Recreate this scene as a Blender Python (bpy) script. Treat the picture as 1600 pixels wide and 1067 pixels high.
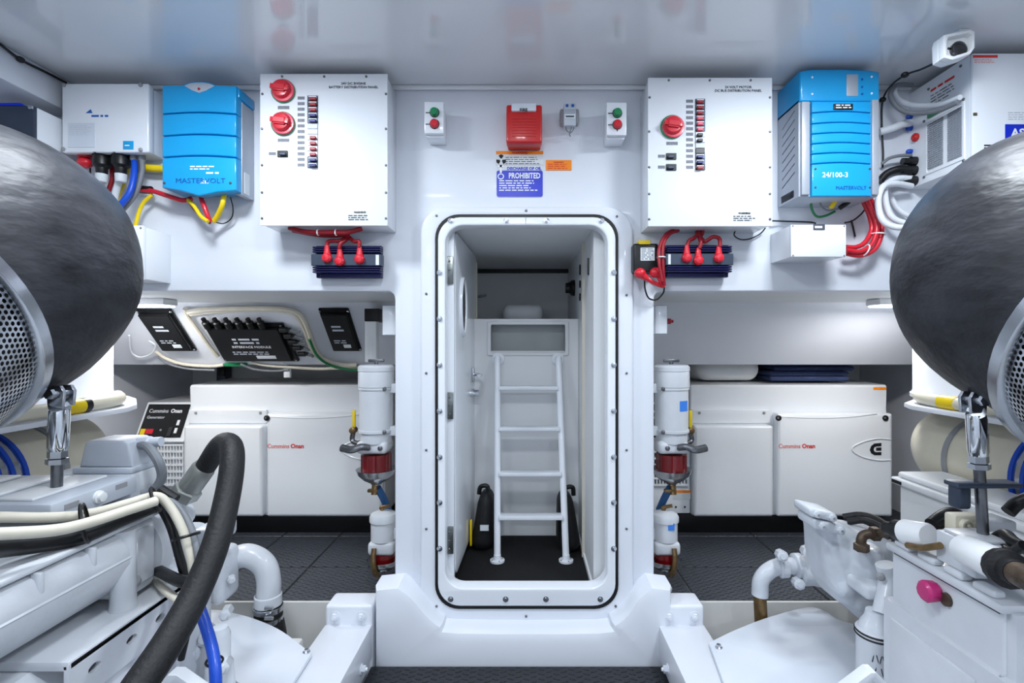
import bpy, bmesh, math, random
from mathutils import Vector, Matrix
from mathutils.geometry import tessellate_polygon
random.seed(7)
for o in list(bpy.data.objects): bpy.data.objects.remove(o)
SC = bpy.context.scene; COL = SC.collection
PI = math.pi
# ------------------------------------------------------------------ camera
F = 800.0; CX = 822.0; CY = 535.0; CZ = 1.19
cam = bpy.data.cameras.new('camera'); camo = bpy.data.objects.new('camera', cam); COL.objects.link(camo)
camo.location = (0, 0, CZ); camo.rotation_euler = (PI/2, 0, 0)
cam.sensor_width = 36; cam.lens = F/1600*36
cam.shift_x = -(CX-800)/1600; cam.shift_y = (CY-533.5)/1600
cam.clip_start = .02; SC.camera = camo
# ------------------------------------------------------------------ world, lights, exposure
w = bpy.data.worlds.new('world'); SC.world = w; w.use_nodes = True
w.node_tree.nodes['Background'].inputs[0].default_value = (.75, .85, 1, 1)
w.node_tree.nodes['Background'].inputs[1].default_value = 0   # closed room below deck: no sky
vs = SC.view_settings; vs.view_transform = 'Standard'; vs.look = 'None'; vs.gamma = 1
vs.use_curve_mapping = False; vs.exposure = -0.12
LCOL = (.86, .93, 1.0)
# ceiling panels the photograph gives away by their glints: a pair over the engines and one over the walkway (glow at the
# ceiling edge, reflections on the breaker panels and below the placard), a pair further back (glints on the door flange)
LAMPS = [('over_left_engine', -.97, 1.2, 20), ('over_right_engine', .97, 1.2, 20), ('over_walkway', -.1, .62, 16), ('rear_left', -1.1, -1.7, 26), ('rear_right', 1.1, -1.7, 26)]
def area(name, loc, sx, sy, watts, rot=(0, 0, 0), col=LCOL):
    l = bpy.data.lights.new(name, 'AREA'); l.shape = 'RECTANGLE'; l.size = sx; l.size_y = sy; l.energy = watts; l.color = col
    o = bpy.data.objects.new(name, l); COL.objects.link(o); o.location = loc; o.rotation_euler = rot
    return o
RECESS_W = 8.5
# ------------------------------------------------------------------ helpers
def P(x, y, Y): return Vector(((x-CX)*Y/F, Y, CZ-(y-CY)*Y/F))
def lin(c): return tuple(((v/255)/12.92 if v/255 <= .04045 else ((v/255+.055)/1.055)**2.4) for v in c)
def mat(name, rgb, rough=.45, metal=0, coat=0, var=.04, vscale=6, bump=0, bscale=60, emit=0, trans=0, ior=1.45, rvar=0, stretch=None):
    m = bpy.data.materials.new(name); m.use_nodes = True
    nt = m.node_tree; b = nt.nodes['Principled BSDF']
    c = lin(rgb)
    tc = nt.nodes.new('ShaderNodeTexCoord'); src = tc.outputs['Object']
    if stretch:
        mp = nt.nodes.new('ShaderNodeMapping'); mp.inputs['Scale'].default_value = stretch
        nt.links.new(src, mp.inputs[0]); src = mp.outputs[0]
    n = nt.nodes.new('ShaderNodeTexNoise'); n.inputs['Scale'].default_value = vscale; n.inputs['Detail'].default_value = 4
    nt.links.new(src, n.inputs['Vector'])
    r = nt.nodes.new('ShaderNodeValToRGB')
    r.color_ramp.elements[0].position = .3; r.color_ramp.elements[1].position = .7
    r.color_ramp.elements[0].color = tuple(v*(1-var) for v in c)+(1,)
    r.color_ramp.elements[1].color = tuple(min(1, v*(1+var)) for v in c)+(1,)
    nt.links.new(n.outputs[0], r.inputs[0]); nt.links.new(r.outputs[0], b.inputs['Base Color'])
    b.inputs['Roughness'].default_value = rough; b.inputs['Metallic'].default_value = metal
    if coat: b.inputs['Coat Weight'].default_value = coat; b.inputs['Coat Roughness'].default_value = .06
    if trans: b.inputs['Transmission Weight'].default_value = trans
    b.inputs['IOR'].default_value = ior
    if emit:
        b.inputs['Emission Color'].default_value = c+(1,); b.inputs['Emission Strength'].default_value = emit
    if bump:
        n2 = nt.nodes.new('ShaderNodeTexNoise'); n2.inputs['Scale'].default_value = bscale; n2.inputs['Detail'].default_value = 3
        nt.links.new(src, n2.inputs['Vector'])
        bp = nt.nodes.new('ShaderNodeBump'); bp.inputs['Strength'].default_value = bump; bp.inputs['Distance'].default_value = .01
        nt.links.new(n2.outputs[0], bp.inputs['Height']); nt.links.new(bp.outputs[0], b.inputs['Normal'])
    if rvar:
        mr = nt.nodes.new('ShaderNodeMapRange'); mr.inputs[3].default_value = rough-rvar; mr.inputs[4].default_value = rough+rvar
        nt.links.new(n.outputs[0], mr.inputs[0]); nt.links.new(mr.outputs[0], b.inputs['Roughness'])
    return m
def treadplate(name, rgb):
    m = mat(name, rgb, .42, 0, 0, .12, 3); nt = m.node_tree; b = nt.nodes['Principled BSDF']
    tc = nt.nodes.new('ShaderNodeTexCoord')
    hs = []
    for ang, off in ((PI/4, 0), (-PI/4, .5)):
        mp = nt.nodes.new('ShaderNodeMapping'); mp.inputs['Rotation'].default_value = (0, 0, ang); mp.inputs['Scale'].default_value = (26, 52, 1)
        nt.links.new(tc.outputs['Object'], mp.inputs[0])
        fr = nt.nodes.new('ShaderNodeVectorMath'); fr.operation = 'FRACTION'; nt.links.new(mp.outputs[0], fr.inputs[0])
        sb = nt.nodes.new('ShaderNodeVectorMath'); sb.operation = 'SUBTRACT'; sb.inputs[1].default_value = (.5, .5, 0)
        nt.links.new(fr.outputs[0], sb.inputs[0])
        ml = nt.nodes.new('ShaderNodeVectorMath'); ml.operation = 'MULTIPLY'; ml.inputs[1].default_value = (1, 2.2, 0); nt.links.new(sb.outputs[0], ml.inputs[0])
        ln = nt.nodes.new('ShaderNodeVectorMath'); ln.operation = 'LENGTH'; nt.links.new(ml.outputs[0], ln.inputs[0])
        ck = nt.nodes.new('ShaderNodeTexChecker'); ck.inputs['Scale'].default_value = 1.0
        nt.links.new(mp.outputs[0], ck.inputs['Vector'])
        mr = nt.nodes.new('ShaderNodeMapRange'); mr.inputs[1].default_value = .42; mr.inputs[2].default_value = .2; nt.links.new(ln.outputs['Value'], mr.inputs[0])
        mu = nt.nodes.new('ShaderNodeMath'); mu.operation = 'MULTIPLY'; nt.links.new(mr.outputs[0], mu.inputs[0])
        nt.links.new(ck.outputs['Fac'], mu.inputs[1]); hs.append(mu)
    ad = nt.nodes.new('ShaderNodeMath'); ad.operation = 'MAXIMUM'
    nt.links.new(hs[0].outputs[0], ad.inputs[0]); nt.links.new(hs[1].outputs[0], ad.inputs[1])
    bp = nt.nodes.new('ShaderNodeBump'); bp.inputs['Strength'].default_value = 1; bp.inputs['Distance'].default_value = .012
    nt.links.new(ad.outputs[0], bp.inputs['Height']); nt.links.new(bp.outputs[0], b.inputs['Normal'])
    return m
# ------------------------------------------------------------------ mesh building
def NB(): return bmesh.new()
def box(bm, lo, hi, bev=0, seg=2, M=None):
    lo = Vector(lo); hi = Vector(hi); t = bmesh.new()
    bmesh.ops.create_cube(t, size=1)
    for v in t.verts: v.co = Vector([(lo[i]+hi[i])/2+v.co[i]*(hi[i]-lo[i]) for i in range(3)])
    if bev:
        bev = min(bev, min(abs(hi[i]-lo[i]) for i in range(3))*.49)
        bmesh.ops.bevel(t, geom=list(t.edges), offset=bev, segments=seg, profile=.5, affect='EDGES')
    merge(bm, t, M)
def merge(bm, t, M=None):
    if M is not None: bmesh.ops.transform(t, matrix=M, verts=t.verts)
    me = bpy.data.meshes.new('tmp'); t.to_mesh(me); t.free(); bm.from_mesh(me); bpy.data.meshes.remove(me)
def pbox(bm, x0, y0, x1, y1, Yf, Yb, bev=0, seg=2):
    a = P(x0, y0, Yf); b = P(x1, y1, Yf)
    box(bm, (min(a.x, b.x), min(Yf, Yb), min(a.z, b.z)), (max(a.x, b.x), max(Yf, Yb), max(a.z, b.z)), bev, seg)
def frame_of(d):
    d = d.normalized(); u = Vector((0, 0, 1)) if abs(d.z) < .9 else Vector((1, 0, 0))
    a = d.cross(u).normalized(); return a, d.cross(a).normalized()
def rings(bm, rs, closed=False, cap=True):
    vr = [[bm.verts.new(p) for p in r] for r in rs]; n = len(vr[0])
    R = range(len(vr)-1)
    for i in R:
        for k in range(n):
            a, b, c, d = vr[i][k], vr[i][(k+1) % n], vr[i+1][(k+1) % n], vr[i+1][k]
            try: bm.faces.new((a, b, c, d))
            except ValueError: pass
    if closed:
        for k in range(n):
            try: bm.faces.new((vr[-1][k], vr[-1][(k+1) % n], vr[0][(k+1) % n], vr[0][k]))
            except ValueError: pass
    elif cap:
        try: bm.faces.new(list(reversed(vr[0]))); bm.faces.new(vr[-1])
        except ValueError: pass
def lathe(bm, p, d, prof, n=24, cap=True, ang0=0):
    p = Vector(p); d = Vector(d).normalized(); a, b = frame_of(d)
    rings(bm, [[p+d*s+(a*math.cos(2*PI*k/n+ang0)+b*math.sin(2*PI*k/n+ang0))*max(r, 1e-4) for k in range(n)] for s, r in prof], cap=cap)
def cyl(bm, p0, p1, r0, r1=None, n=20, bev=0):
    p0 = Vector(p0); p1 = Vector(p1); L = (p1-p0).length; r1 = r0 if r1 is None else r1
    if bev: prof = [(0, r0-bev), (bev*.3, r0-bev*.3), (bev, r0), (L-bev, r1), (L-bev*.3, r1-bev*.3), (L, r1-bev)]
    else: prof = [(0, r0), (L, r1)]
    lathe(bm, p0, p1-p0, prof, n)
def spline(pts, sub=6):
    pts = [Vector(p) for p in pts]
    if len(pts) < 3: return pts
    out = []; q = [pts[0]*2-pts[1]]+pts+[pts[-1]*2-pts[-2]]
    for i in range(1, len(q)-2):
        for k in range(sub):
            t = k/sub; a, b, c, d = q[i-1], q[i], q[i+1], q[i+2]
            out.append(.5*((2*b)+(c-a)*t+(2*a-5*b+4*c-d)*t*t+(3*b-a-3*c+d)*t**3))
    out.append(pts[-1]); return out
def tube(bm, pts, r, n=10, sub=6, r1=None):
    p = spline(pts, sub); m = len(p); tg = [(p[min(i+1, m-1)]-p[max(i-1, 0)]).normalized() for i in range(m)]
    a, b = frame_of(tg[0]); rs = []
    for i in range(m):
        a = (a-tg[i]*a.dot(tg[i])).normalized(); b = tg[i].cross(a)
        rr = r if r1 is None else r+(r1-r)*i/(m-1)
        rs.append([p[i]+(a*math.cos(2*PI*k/n)+b*math.sin(2*PI*k/n))*rr for k in range(n)])
    rings(bm, rs)
def torus(bm, c, d, R, r, n=32, m=8):
    c = Vector(c); d = Vector(d).normalized(); a, b = frame_of(d); rs = []
    for i in range(n):
        t = 2*PI*i/n; u = a*math.cos(t)+b*math.sin(t)
        rs.append([c+u*(R+r*math.cos(2*PI*k/m))+d*(r*math.sin(2*PI*k/m)) for k in range(m)])
    rings(bm, rs, closed=True)
def ball(bm, c, rx, ry=None, rz=None, u=20, v=12):
    t = bmesh.new(); bmesh.ops.create_uvsphere(t, u_segments=u, v_segments=v, radius=1)
    merge(bm, t, Matrix.Translation(Vector(c)) @ Matrix.Diagonal((rx, ry or rx, rz or rx, 1)))
def rrect(x0, z0, x1, z1, r, n=6):
    o = []
    for cx, cz, a0 in ((x1-r, z1-r, 0), (x0+r, z1-r, PI/2), (x0+r, z0+r, PI), (x1-r, z0+r, 1.5*PI)):
        for k in range(n+1):
            a = a0+PI/2*k/n; o.append((cx+r*math.cos(a), cz+r*math.sin(a)))
    return o
def prrect(x0, y0, x1, y1, r, Y, n=6):
    a = P(x0, y1, Y); b = P(x1, y0, Y); return rrect(a.x, a.z, b.x, b.z, r*Y/F, n)
def area2(pl): return sum(pl[i][0]*pl[(i+1) % len(pl)][1]-pl[(i+1) % len(pl)][0]*pl[i][1] for i in range(len(pl)))/2
def offset(pl, d):
    n = len(pl); s = 1 if area2(pl) > 0 else -1; o = []
    for i in range(n):
        p = Vector(pl[i]); e0 = (p-Vector(pl[i-1])); e1 = (Vector(pl[(i+1) % n])-p)
        if e0.length < 1e-9: e0 = e1
        if e1.length < 1e-9: e1 = e0
        e0.normalize(); e1.normalize()
        n0 = Vector((-e0.y, e0.x))*s; n1 = Vector((-e1.y, e1.x))*s; nn = n0+n1
        nn = nn/max(nn.length_squared, .3)*2 if nn.length > 1e-6 else n0
        o.append(tuple(p+nn*d))
    return o
def plate(bm, outer, holes, yf, yb, bev=0, seg=3, f=None):
    """outline in (u,v) extruded along depth yf (front) .. yb; f maps (u,depth,v) to world"""
    f = f or (lambda u, y, v: Vector((u, y, v)))
    sg = 1 if yb > yf else -1
    loops = [outer]+list(holes); levels = []
    for li, pl in enumerate(loops):
        sgn = 1 if li == 0 else -1
        L = []
        if bev:
            for k in range(seg+1):
                a = PI/2*k/seg
                L.append((offset(pl, sgn*bev*(1-math.sin(a))), yf+sg*bev*(1-math.cos(a))))
        else: L.append((pl, yf))
        L.append((pl, yb)); levels.append(L)
    allv = []
    for L in levels: allv.append([[bm.verts.new(f(u, y, v)) for u, v in pl] for pl, y in L])
    for V in allv:
        n = len(V[0])
        for i in range(len(V)-1):
            for k in range(n):
                try: bm.faces.new((V[i][k], V[i][(k+1) % n], V[i+1][(k+1) % n], V[i+1][k]))
                except ValueError: pass
    for idx in (0, -1):
        fl = [v for V in allv for v in V[idx]]
        tri = tessellate_polygon([[Vector((u, v, 0)) for u, v in levels[i][idx][0]] for i in range(len(loops))])
        for t in tri:
            try: bm.faces.new([fl[i] for i in t])
            except ValueError: pass
def quadmesh(bm, pts):
    bm.faces.new([bm.verts.new(p) for p in pts])
THINGS = []
def T(name, label, cat, group=None, kind=None):
    o = bpy.data.objects.new(name, None); COL.objects.link(o); o.empty_display_size = .05
    if kind: o['kind'] = kind
    if label: o['label'] = label
    if cat: o['category'] = cat
    if group: o['group'] = group
    THINGS.append(o); return o
def O(name, bm, m, parent=None, label=None, cat=None, group=None, kind=None, smooth=35):
    bmesh.ops.remove_doubles(bm, verts=bm.verts, dist=1e-6)
    bmesh.ops.recalc_face_normals(bm, faces=bm.faces)
    me = bpy.data.meshes.new(name); bm.to_mesh(me); bm.free()
    if smooth and len(me.polygons):
        me.polygons.foreach_set('use_smooth', [True]*len(me.polygons)); me.set_sharp_from_angle(angle=math.radians(smooth))
    me.materials.append(m)
    o = bpy.data.objects.new(name, me); COL.objects.link(o)
    if parent:
        o.parent = parent; q = parent; off = Vector((0, 0, 0))
        while q: off += q.location; q = q.parent
        o.location = -off
    else:
        vs_ = [v.co for v in me.vertices]
        c = Vector(((min(v.x for v in vs_)+max(v.x for v in vs_))/2, (min(v.y for v in vs_)+max(v.y for v in vs_))/2, min(v.z for v in vs_)))
        me.transform(Matrix.Translation(-c)); o.location = c
    if label: o['label'] = label
    if cat: o['category'] = cat
    if group: o['group'] = group
    if kind: o['kind'] = kind
    return o
def finalize(t):
    pts = []
    def rec(o):
        for c in o.children:
            if c.type == 'MESH': pts.extend([v.co for v in c.data.vertices])
            rec(c)
    rec(t)
    if not pts: return
    c = Vector(((min(v.x for v in pts)+max(v.x for v in pts))/2, (min(v.y for v in pts)+max(v.y for v in pts))/2, min(v.z for v in pts)))
    t.location = c
    for ch in t.children: ch.location -= c
    if t in THINGS: THINGS.remove(t)
def copytree(o, parent=None):
    c = o.copy(); COL.objects.link(c); c.parent = parent
    for ch in list(o.children): copytree(ch, c)
    return c
def text(s, org, size, m, parent, align='CENTER', ux=(1, 0, 0), uz=(0, 0, 1), bold=0, name='lettering', ext=.0006, sx=1):
    cu = bpy.data.curves.new('t', 'FONT'); cu.body = s; cu.size = size; cu.align_x = align; cu.extrude = ext; cu.offset = bold*size; cu.resolution_u = 2
    ob = bpy.data.objects.new('t', cu); me = bpy.data.meshes.new_from_object(ob); bpy.data.objects.remove(ob); bpy.data.curves.remove(cu)
    ux = Vector(ux).normalized(); uz = Vector(uz).normalized(); un = ux.cross(uz)
    M = Matrix(((ux.x*sx, uz.x, un.x, org[0]), (ux.y*sx, uz.y, un.y, org[1]), (ux.z*sx, uz.z, un.z, org[2]), (0, 0, 0, 1)))
    me.transform(M); me.materials.clear(); me.materials.append(m); me.name = name
    o = bpy.data.objects.new(name, me); COL.objects.link(o); o.parent = parent; return o
def fineprint(org, wdt, hgt, rows, m, parent, ux=(1, 0, 0), uz=(0, 0, 1), name='fine_print', fill=.5, seed=1):
    rn = random.Random(seed); bm = NB(); ux = Vector(ux).normalized(); uz = Vector(uz).normalized(); un = ux.cross(uz); org = Vector(org)
    rh = hgt/rows
    for r in range(rows):
        x = 0; z = hgt-(r+.75)*rh; end = wdt*rn.uniform(.75, 1)
        while x < end:
            L = min(rn.uniform(.8, 3.2)*rh, end-x)
            if L > rh*.3:
                a = org+ux*x+uz*z+un*.0006
                quadmesh(bm, [a, a+ux*L, a+ux*L+uz*rh*fill, a+uz*rh*fill])
            x += L+rh*.5
    return O(name, bm, m, parent, smooth=0)
def screw(c, d, r, m, parent, name='screw', n=10):
    bm = NB(); lathe(bm, c, d, [(-.001, r), (r*.35, r*.95), (r*.7, r*.55), (r*.75, 0)], n); return O(name, bm, m, parent)
# ------------------------------------------------------------------ materials
M = {}
M['gel'] = mat('white_gelcoat', (224, 228, 236), .36, 0, .12, .015, 2, .03, 8)
M['ceil'] = mat('glossy_ceiling_panel', (226, 228, 232), .12, 0, .5, .015, 2)
M['bilge'] = mat('bilge_gelcoat', (212, 212, 210), .4, 0, .1, .05, 5, .05, 20)
M['grey_wall'] = mat('matt_white_liner', (222, 224, 226), .5, 0, 0, .02, 4)
M['panel'] = mat('white_powder_coat', (232, 236, 242), .22, 0, .3, .01, 4)
M['paint'] = mat('white_engine_paint', (208, 212, 218), .34, 0, .25, .05, 9, .12, 25)
M['lump'] = mat('thick_engine_paint', (206, 211, 218), .36, 0, .25, .07, 12, .5, 18)
M['genw'] = mat('generator_enclosure_white', (234, 238, 243), .3, 0, .2, .012, 3)
M['lgrey'] = mat('light_grey_plastic', (190, 196, 206), .4, 0, 0, .05, 14)
M['mgrey'] = mat('mid_grey_paint', (150, 152, 156), .5, 0, 0, .05, 14)
M['blue'] = mat('cyan_blue_enclosure', (20, 160, 222), .3, 0, .3, .03, 5)
M['sgrey'] = mat('aluminium_side', (178, 184, 194), .42, .3, 0, .03, 8)
M['black'] = mat('black_plastic', (15, 16, 18), .4, 0, 0, .1, 20)
M['navy'] = mat('navy_anodised_aluminium', (28, 30, 78), .35, .4, 0, .1, 20)
M['slate'] = mat('slate_anodised_aluminium', (62, 72, 88), .4, .4, 0, .08, 20)
M['rubber'] = mat('black_rubber', (19, 19, 21), .6, 0, 0, .15, 30, .2, 120)
M['carpet'] = mat('black_carpet', (14, 14, 17), .95, 0, 0, .3, 120, .6, 400)
M['wrap'] = mat('black_insulation_wrap', (44, 45, 50), .48, 0, 0, .55, 7, .7, 11, rvar=.16, stretch=(1, 1, 2.0))
M['wrap'].node_tree.nodes['Principled BSDF'].inputs['Specular IOR Level'].default_value = .28
M['fuelhose'] = mat('fuel_hose_blue', (34, 84, 136), .5, 0, 0, .1, 20)
M['tag'] = mat('engraved_tag', (112, 116, 126), .5, 0, 0, .25, 160)
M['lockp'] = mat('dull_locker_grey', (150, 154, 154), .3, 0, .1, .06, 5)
M['zinc'] = mat('zinc_plated_steel', (158, 160, 156), .42, .7, 0, .12, 30)
M['steel'] = mat('stainless_steel', (196, 200, 206), .22, 1, 0, .08, 20)
M['dsteel'] = mat('worn_steel', (120, 122, 126), .35, 1, 0, .2, 25, .1, 60)
M['chrome'] = mat('polished_chrome', (225, 228, 232), .08, 1, 0, .02)
M['brass'] = mat('aged_brass', (128, 104, 70), .42, .8, 0, .3, 30, .2, 80)
M['bronze'] = mat('brown_bronze', (92, 78, 66), .45, .6, 0, .3, 30, .2, 80)
M['red'] = mat('red_plastic', (206, 30, 48), .35, 0, .2, .06, 20)
M['rededge'] = mat('pink_red_lacquer', (226, 72, 96), .3, 0, .3, .06, 20)
M['dred'] = mat('dark_red_cable', (150, 22, 38), .4, 0, 0, .1, 20)
M['alarm'] = mat('fire_alarm_red', (198, 30, 30), .35, 0, .2, .05, 12)
M['green'] = mat('green_plastic', (22, 132, 82), .35, 0, .2, .05, 12)
M['yellow'] = mat('yellow_plastic', (236, 204, 24), .4, 0, 0, .06, 12)
M['orange'] = mat('orange_sticker', (250, 140, 20), .5, 0, 0, .03, 12)
M['signblue'] = mat('sign_blue', (8, 42, 196), .35, 0, 0, .03, 12)
M['hoseblue'] = mat('blue_hose_rubber', (16, 74, 190), .4, 0, .1, .06, 12)
M['tagblue'] = mat('blue_label', (60, 130, 225), .45)
M['cream'] = mat('cream_hose', (222, 216, 196), .45, 0, .1, .05, 10)
M['cable'] = mat('cream_cable', (214, 208, 192), .45, 0, 0, .06, 20)
M['wcable'] = mat('white_cable', (226, 230, 236), .4, 0, 0, .04, 20)
M['gcable'] = mat('grey_cable', (120, 124, 130), .5, 0, 0, .08, 20)
M['greenw'] = mat('green_wire', (30, 120, 70), .45)
M['redglass'] = mat('red_filter_bowl', (104, 8, 14), .12, 0, .6, .15, 20)
M['white'] = mat('white_plastic', (236, 238, 240), .35, 0, .1, .02, 8)
M['paper'] = mat('paper_label', (220, 226, 230), .6, 0, 0, .03, 20)
M['ink'] = mat('dark_print', (70, 74, 84), .6)
M['inkblk'] = mat('black_print', (20, 20, 24), .6)
M['inkred'] = mat('red_print', (222, 52, 44), .5)
M['inkpink'] = mat('light_red_print', (232, 120, 110), .5)
M['inkwhite'] = mat('white_print', (240, 243, 248), .5)
M['inkblue'] = mat('blue_print', (24, 90, 170), .5)
M['tread'] = treadplate('dark_treadplate', (58, 62, 70))
M['matf'] = treadplate('black_walkway_mat', (34, 36, 42))
M['pillow'] = mat('white_cotton', (236, 238, 240), .9, 0, 0, .03, 8, .35, 14)
M['towel'] = mat('navy_towel', (52, 66, 104), .95, 0, 0, .12, 14, .6, 120)
M['coverp'] = mat('gloss_white_cover', (222, 228, 238), .26, 0, .3, .02, 4)
M['pink'] = mat('magenta_cap', (188, 40, 112), .4, 0, .2, .08, 20)
M['lens'] = mat('black_glass', (8, 8, 10), .05, 0, 1, .01)
M['glow'] = mat('lamp_diffuser', (235, 244, 255), .5, emit=4)
M['hingem'] = mat('brushed_hinge', (130, 134, 132), .3, 1, 0, .25, 40)
M['clear'] = mat('clear_window', (214, 220, 230), .08, 0, .6, .03, 9)
M['strip'] = mat('edge_strip_cream', (206, 202, 188), .5)
# ================================================================== the setting
def S(name, bm, m, parent=None, **k): return O(name, bm, m, parent, kind=None if parent else 'structure', **k)
WX = 2.41; CEIL = 2.19; DECK = .103; PF = .2
bm = NB(); box(bm, (-WX-.06, -2.3, CEIL), (WX+.06, 2.06, CEIL+.06)); S('ceiling', bm, M['ceil'])
bm = NB(); box(bm, (-WX-.06, -2.3, -.3), (-WX, 3.76, CEIL)); S('wall_left', bm, M['gel'])
bm = NB(); box(bm, (WX, -2.3, -.3), (WX+.06, 3.76, CEIL)); S('wall_right', bm, M['gel'])
bm = NB(); box(bm, (-WX, -2.36, -.3), (WX, -2.3, CEIL)); S('wall_front', bm, M['gel'])
# bulkhead with door opening
lx, rx = P(617, 0, 2).x, P(1022, 0, 2).x; bz = P(0, 455, 2).z
def fil(cx, cz, r, a0, a1, n=5): return [(cx+r*math.cos(a0+(a1-a0)*k/n), cz+r*math.sin(a0+(a1-a0)*k/n)) for k in range(n+1)]
out = [(-WX, CEIL), (-WX, bz)]+fil(lx-.03, bz-.03, .03, PI/2, 0)+[(lx, 0), (rx, 0)]+fil(rx+.03, bz-.03, .03, PI, PI/2)+[(WX, bz), (WX, CEIL)]
bm = NB(); plate(bm, out, [prrect(688, 344, 957, 938, 32, 2.0)], 2.0, 2.05, .006); wall_back = S('wall_back', bm, M['gel'])
# overhang behind the band, inclined liner, recess shell
bm = NB(); box(bm, (-WX, 2.05, bz), (lx-.005, 2.56, bz+.02)); S('trim_1', bm, M['grey_wall'])
bm = NB(); box(bm, (rx+.005, 2.05, bz), (WX, 2.56, bz+.02)); S('trim_2', bm, M['grey_wall'])
def slope(x0, x1, name):
    bm = NB(); plate(bm, [(2.56, bz+.0), (2.875, 1.066), (2.895, 1.066), (2.58, bz+.02)], [], x0, x1, 0, f=lambda u, y, v: Vector((y, u, v))); S(name, bm, M['gel'])
slope(-WX, lx-.01, 'trim_3'); slope(rx+.01, 2.2, 'trim_4')
bm = NB(); box(bm, (-WX, 3.7, DECK), (WX, 3.76, CEIL)); S('wall_rear', bm, M['grey_wall'])
bm = NB(); box(bm, (-WX, 2.06, CEIL), (WX, 3.76, CEIL+.06)); S('ceiling_aft', bm, M['grey_wall'])
# shallow beam under the ceiling on the left
bm = NB(); box(bm, (-WX, -2.3, 2.07), (-1.75, 2.0, CEIL), .01); S('trim_5', bm, M['gel'])
bm = NB(); box(bm, (-1.75, 1.985, 2.172), (1.5, 2.0, CEIL), .006); S('trim_6', bm, M['ceil'])
# deck plates either side
flo = NB(); box(flo, (-WX, 2.15, -.3), (lx-.005, 3.7, DECK-.012)); box(flo, (rx+.005, 2.15, -.3), (WX, 3.7, DECK-.012))
box(flo, (-WX, -2.3, -.36), (WX, 2.15, -.3)); floor = S('floor', flo, M['bilge'])
def deckplate(x0, y0, x1, y1, c=0):
    bm = NB(); g = .004
    box(bm, (x0+g, y0+g, DECK-.012), (x1-g, y1-g, DECK), .002, 1); S('deck_plate', bm, M['tread'], floor)
for sx in (-1, 1):
    X = sorted([sx*.55, sx*2.4]); 
    if sx < 0: cuts = [(-2.4, -1.37), (-1.37, -1.05), (-1.05, -.535)]
    else: cuts = [(.525, .72), (.72, 1.28), (1.28, 2.4)]
    for a, b in cuts:
        for y0, y1 in ((2.155, 2.48), (2.48, 2.87), (2.87, 3.69)): deckplate(a, y0, b, y1)
bm = NB(); box(bm, (-WX, 2.135, -.3), (-.6, 2.15, DECK+.004), .003); S('trim_7', bm, M['bilge'])
bm = NB(); box(bm, (.6, 2.135, -.3), (WX, 2.15, DECK+.004), .003); S('trim_8', bm, M['bilge'])
# walkway
bm = NB(); box(bm, (-.575, -2.3, -.3), (.575, 1.885, -.012)); wk = S('floor_walkway', bm, M['bilge'])
for k in range(4):
    bm = NB(); box(bm, (-.57, -2.28+k*1.0412, -.012), (.57, -2.28+(k+1)*1.0412-.002, 0), .003, 1); S('mat', bm, M['matf'], wk)
# moulded door sill
ol = [(583, 1042), (583, 921), (622, 917), (646, 936), (668, 962), (690, 980), (715, 988), (935, 988), (958, 978), (980, 960), (997, 936), (1019, 917), (1052, 921), (1052, 1040)]
sm = []
for i, p in enumerate(ol): sm.append((P(p[0], p[1], 1.885).x, (-.06 if p[1] > 1030 else P(p[0], p[1], 1.885).z)))
sm = [sm[0], sm[1]]+[tuple(v) for v in [Vector((q.x, q.y)) for q in spline([Vector((a, b, 0)) for a, b in sm[2:12]], 3)]]+sm[12:]
bm = NB(); plate(bm, sm, [], 1.885, 2.0, .032, 2); S('trim_9', bm, M['gel'])
# door surround flange, with screws
sur = T('door_surround', 'white moulded flange around the doorway with small screws', 'door frame')
bm = NB(); plate(bm, prrect(656, 322, 990, 980, 42, 1.975, 8), [prrect(683, 338, 963, 948, 36, 1.975, 8)], 1.975, 2.0, .012, 4); O('flange', bm, M['gel'], sur)
for x, y in [(682, 337), (964, 338), (822, 319+10), (666, 459), (666, 583), (666, 703), (666, 826), (979, 461), (979, 583), (979, 703), (979, 826), (682, 947), (962, 947), (822, 963)]:
    screw(P(x, y, 1.974), (0, -1, 0), .005, M['dsteel'], sur)
# frame ring with gasket and bolts
fr = T('hatch_frame', 'bolted white metal ring frame lining the doorway opening', 'door frame')
bm = NB(); plate(bm, prrect(680, 335, 966, 951, 37, 1.972, 8), [prrect(684, 339, 962, 947, 35, 1.972, 8)], 1.9705, 1.99, 0); O('gasket', bm, M['black'], fr, label='thin black rubber gasket')
bm = NB(); plate(bm, prrect(684, 339, 962, 947, 35, 1.968, 8), [prrect(696, 352, 949, 919, 28, 1.968, 8)], 1.966, 2.03, .006, 3); O('ring', bm, M['panel'], fr)
bm = NB(); pbox(bm, 821, 339, 822, 350, 1.9655, 1.9665); O('seam', bm, M['mgrey'], fr)
bl = [(x, 345) for x in (704, 791, 854, 940)]+[(x, 936) for x in (704, 790, 853, 938)]
for y in (426, 498, 570, 642, 714, 785, 857): bl += [(687, y), (959, y)]
for x, y in bl:
    bm = NB(); c = P(x, y, 1.966); lathe(bm, c, (0, -1, 0), [(-.004, .011), (.002, .011), (.0025, .0075), (.008, .007), (.009, 0)], 12); O('bolt', bm, M['steel'], fr)
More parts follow.
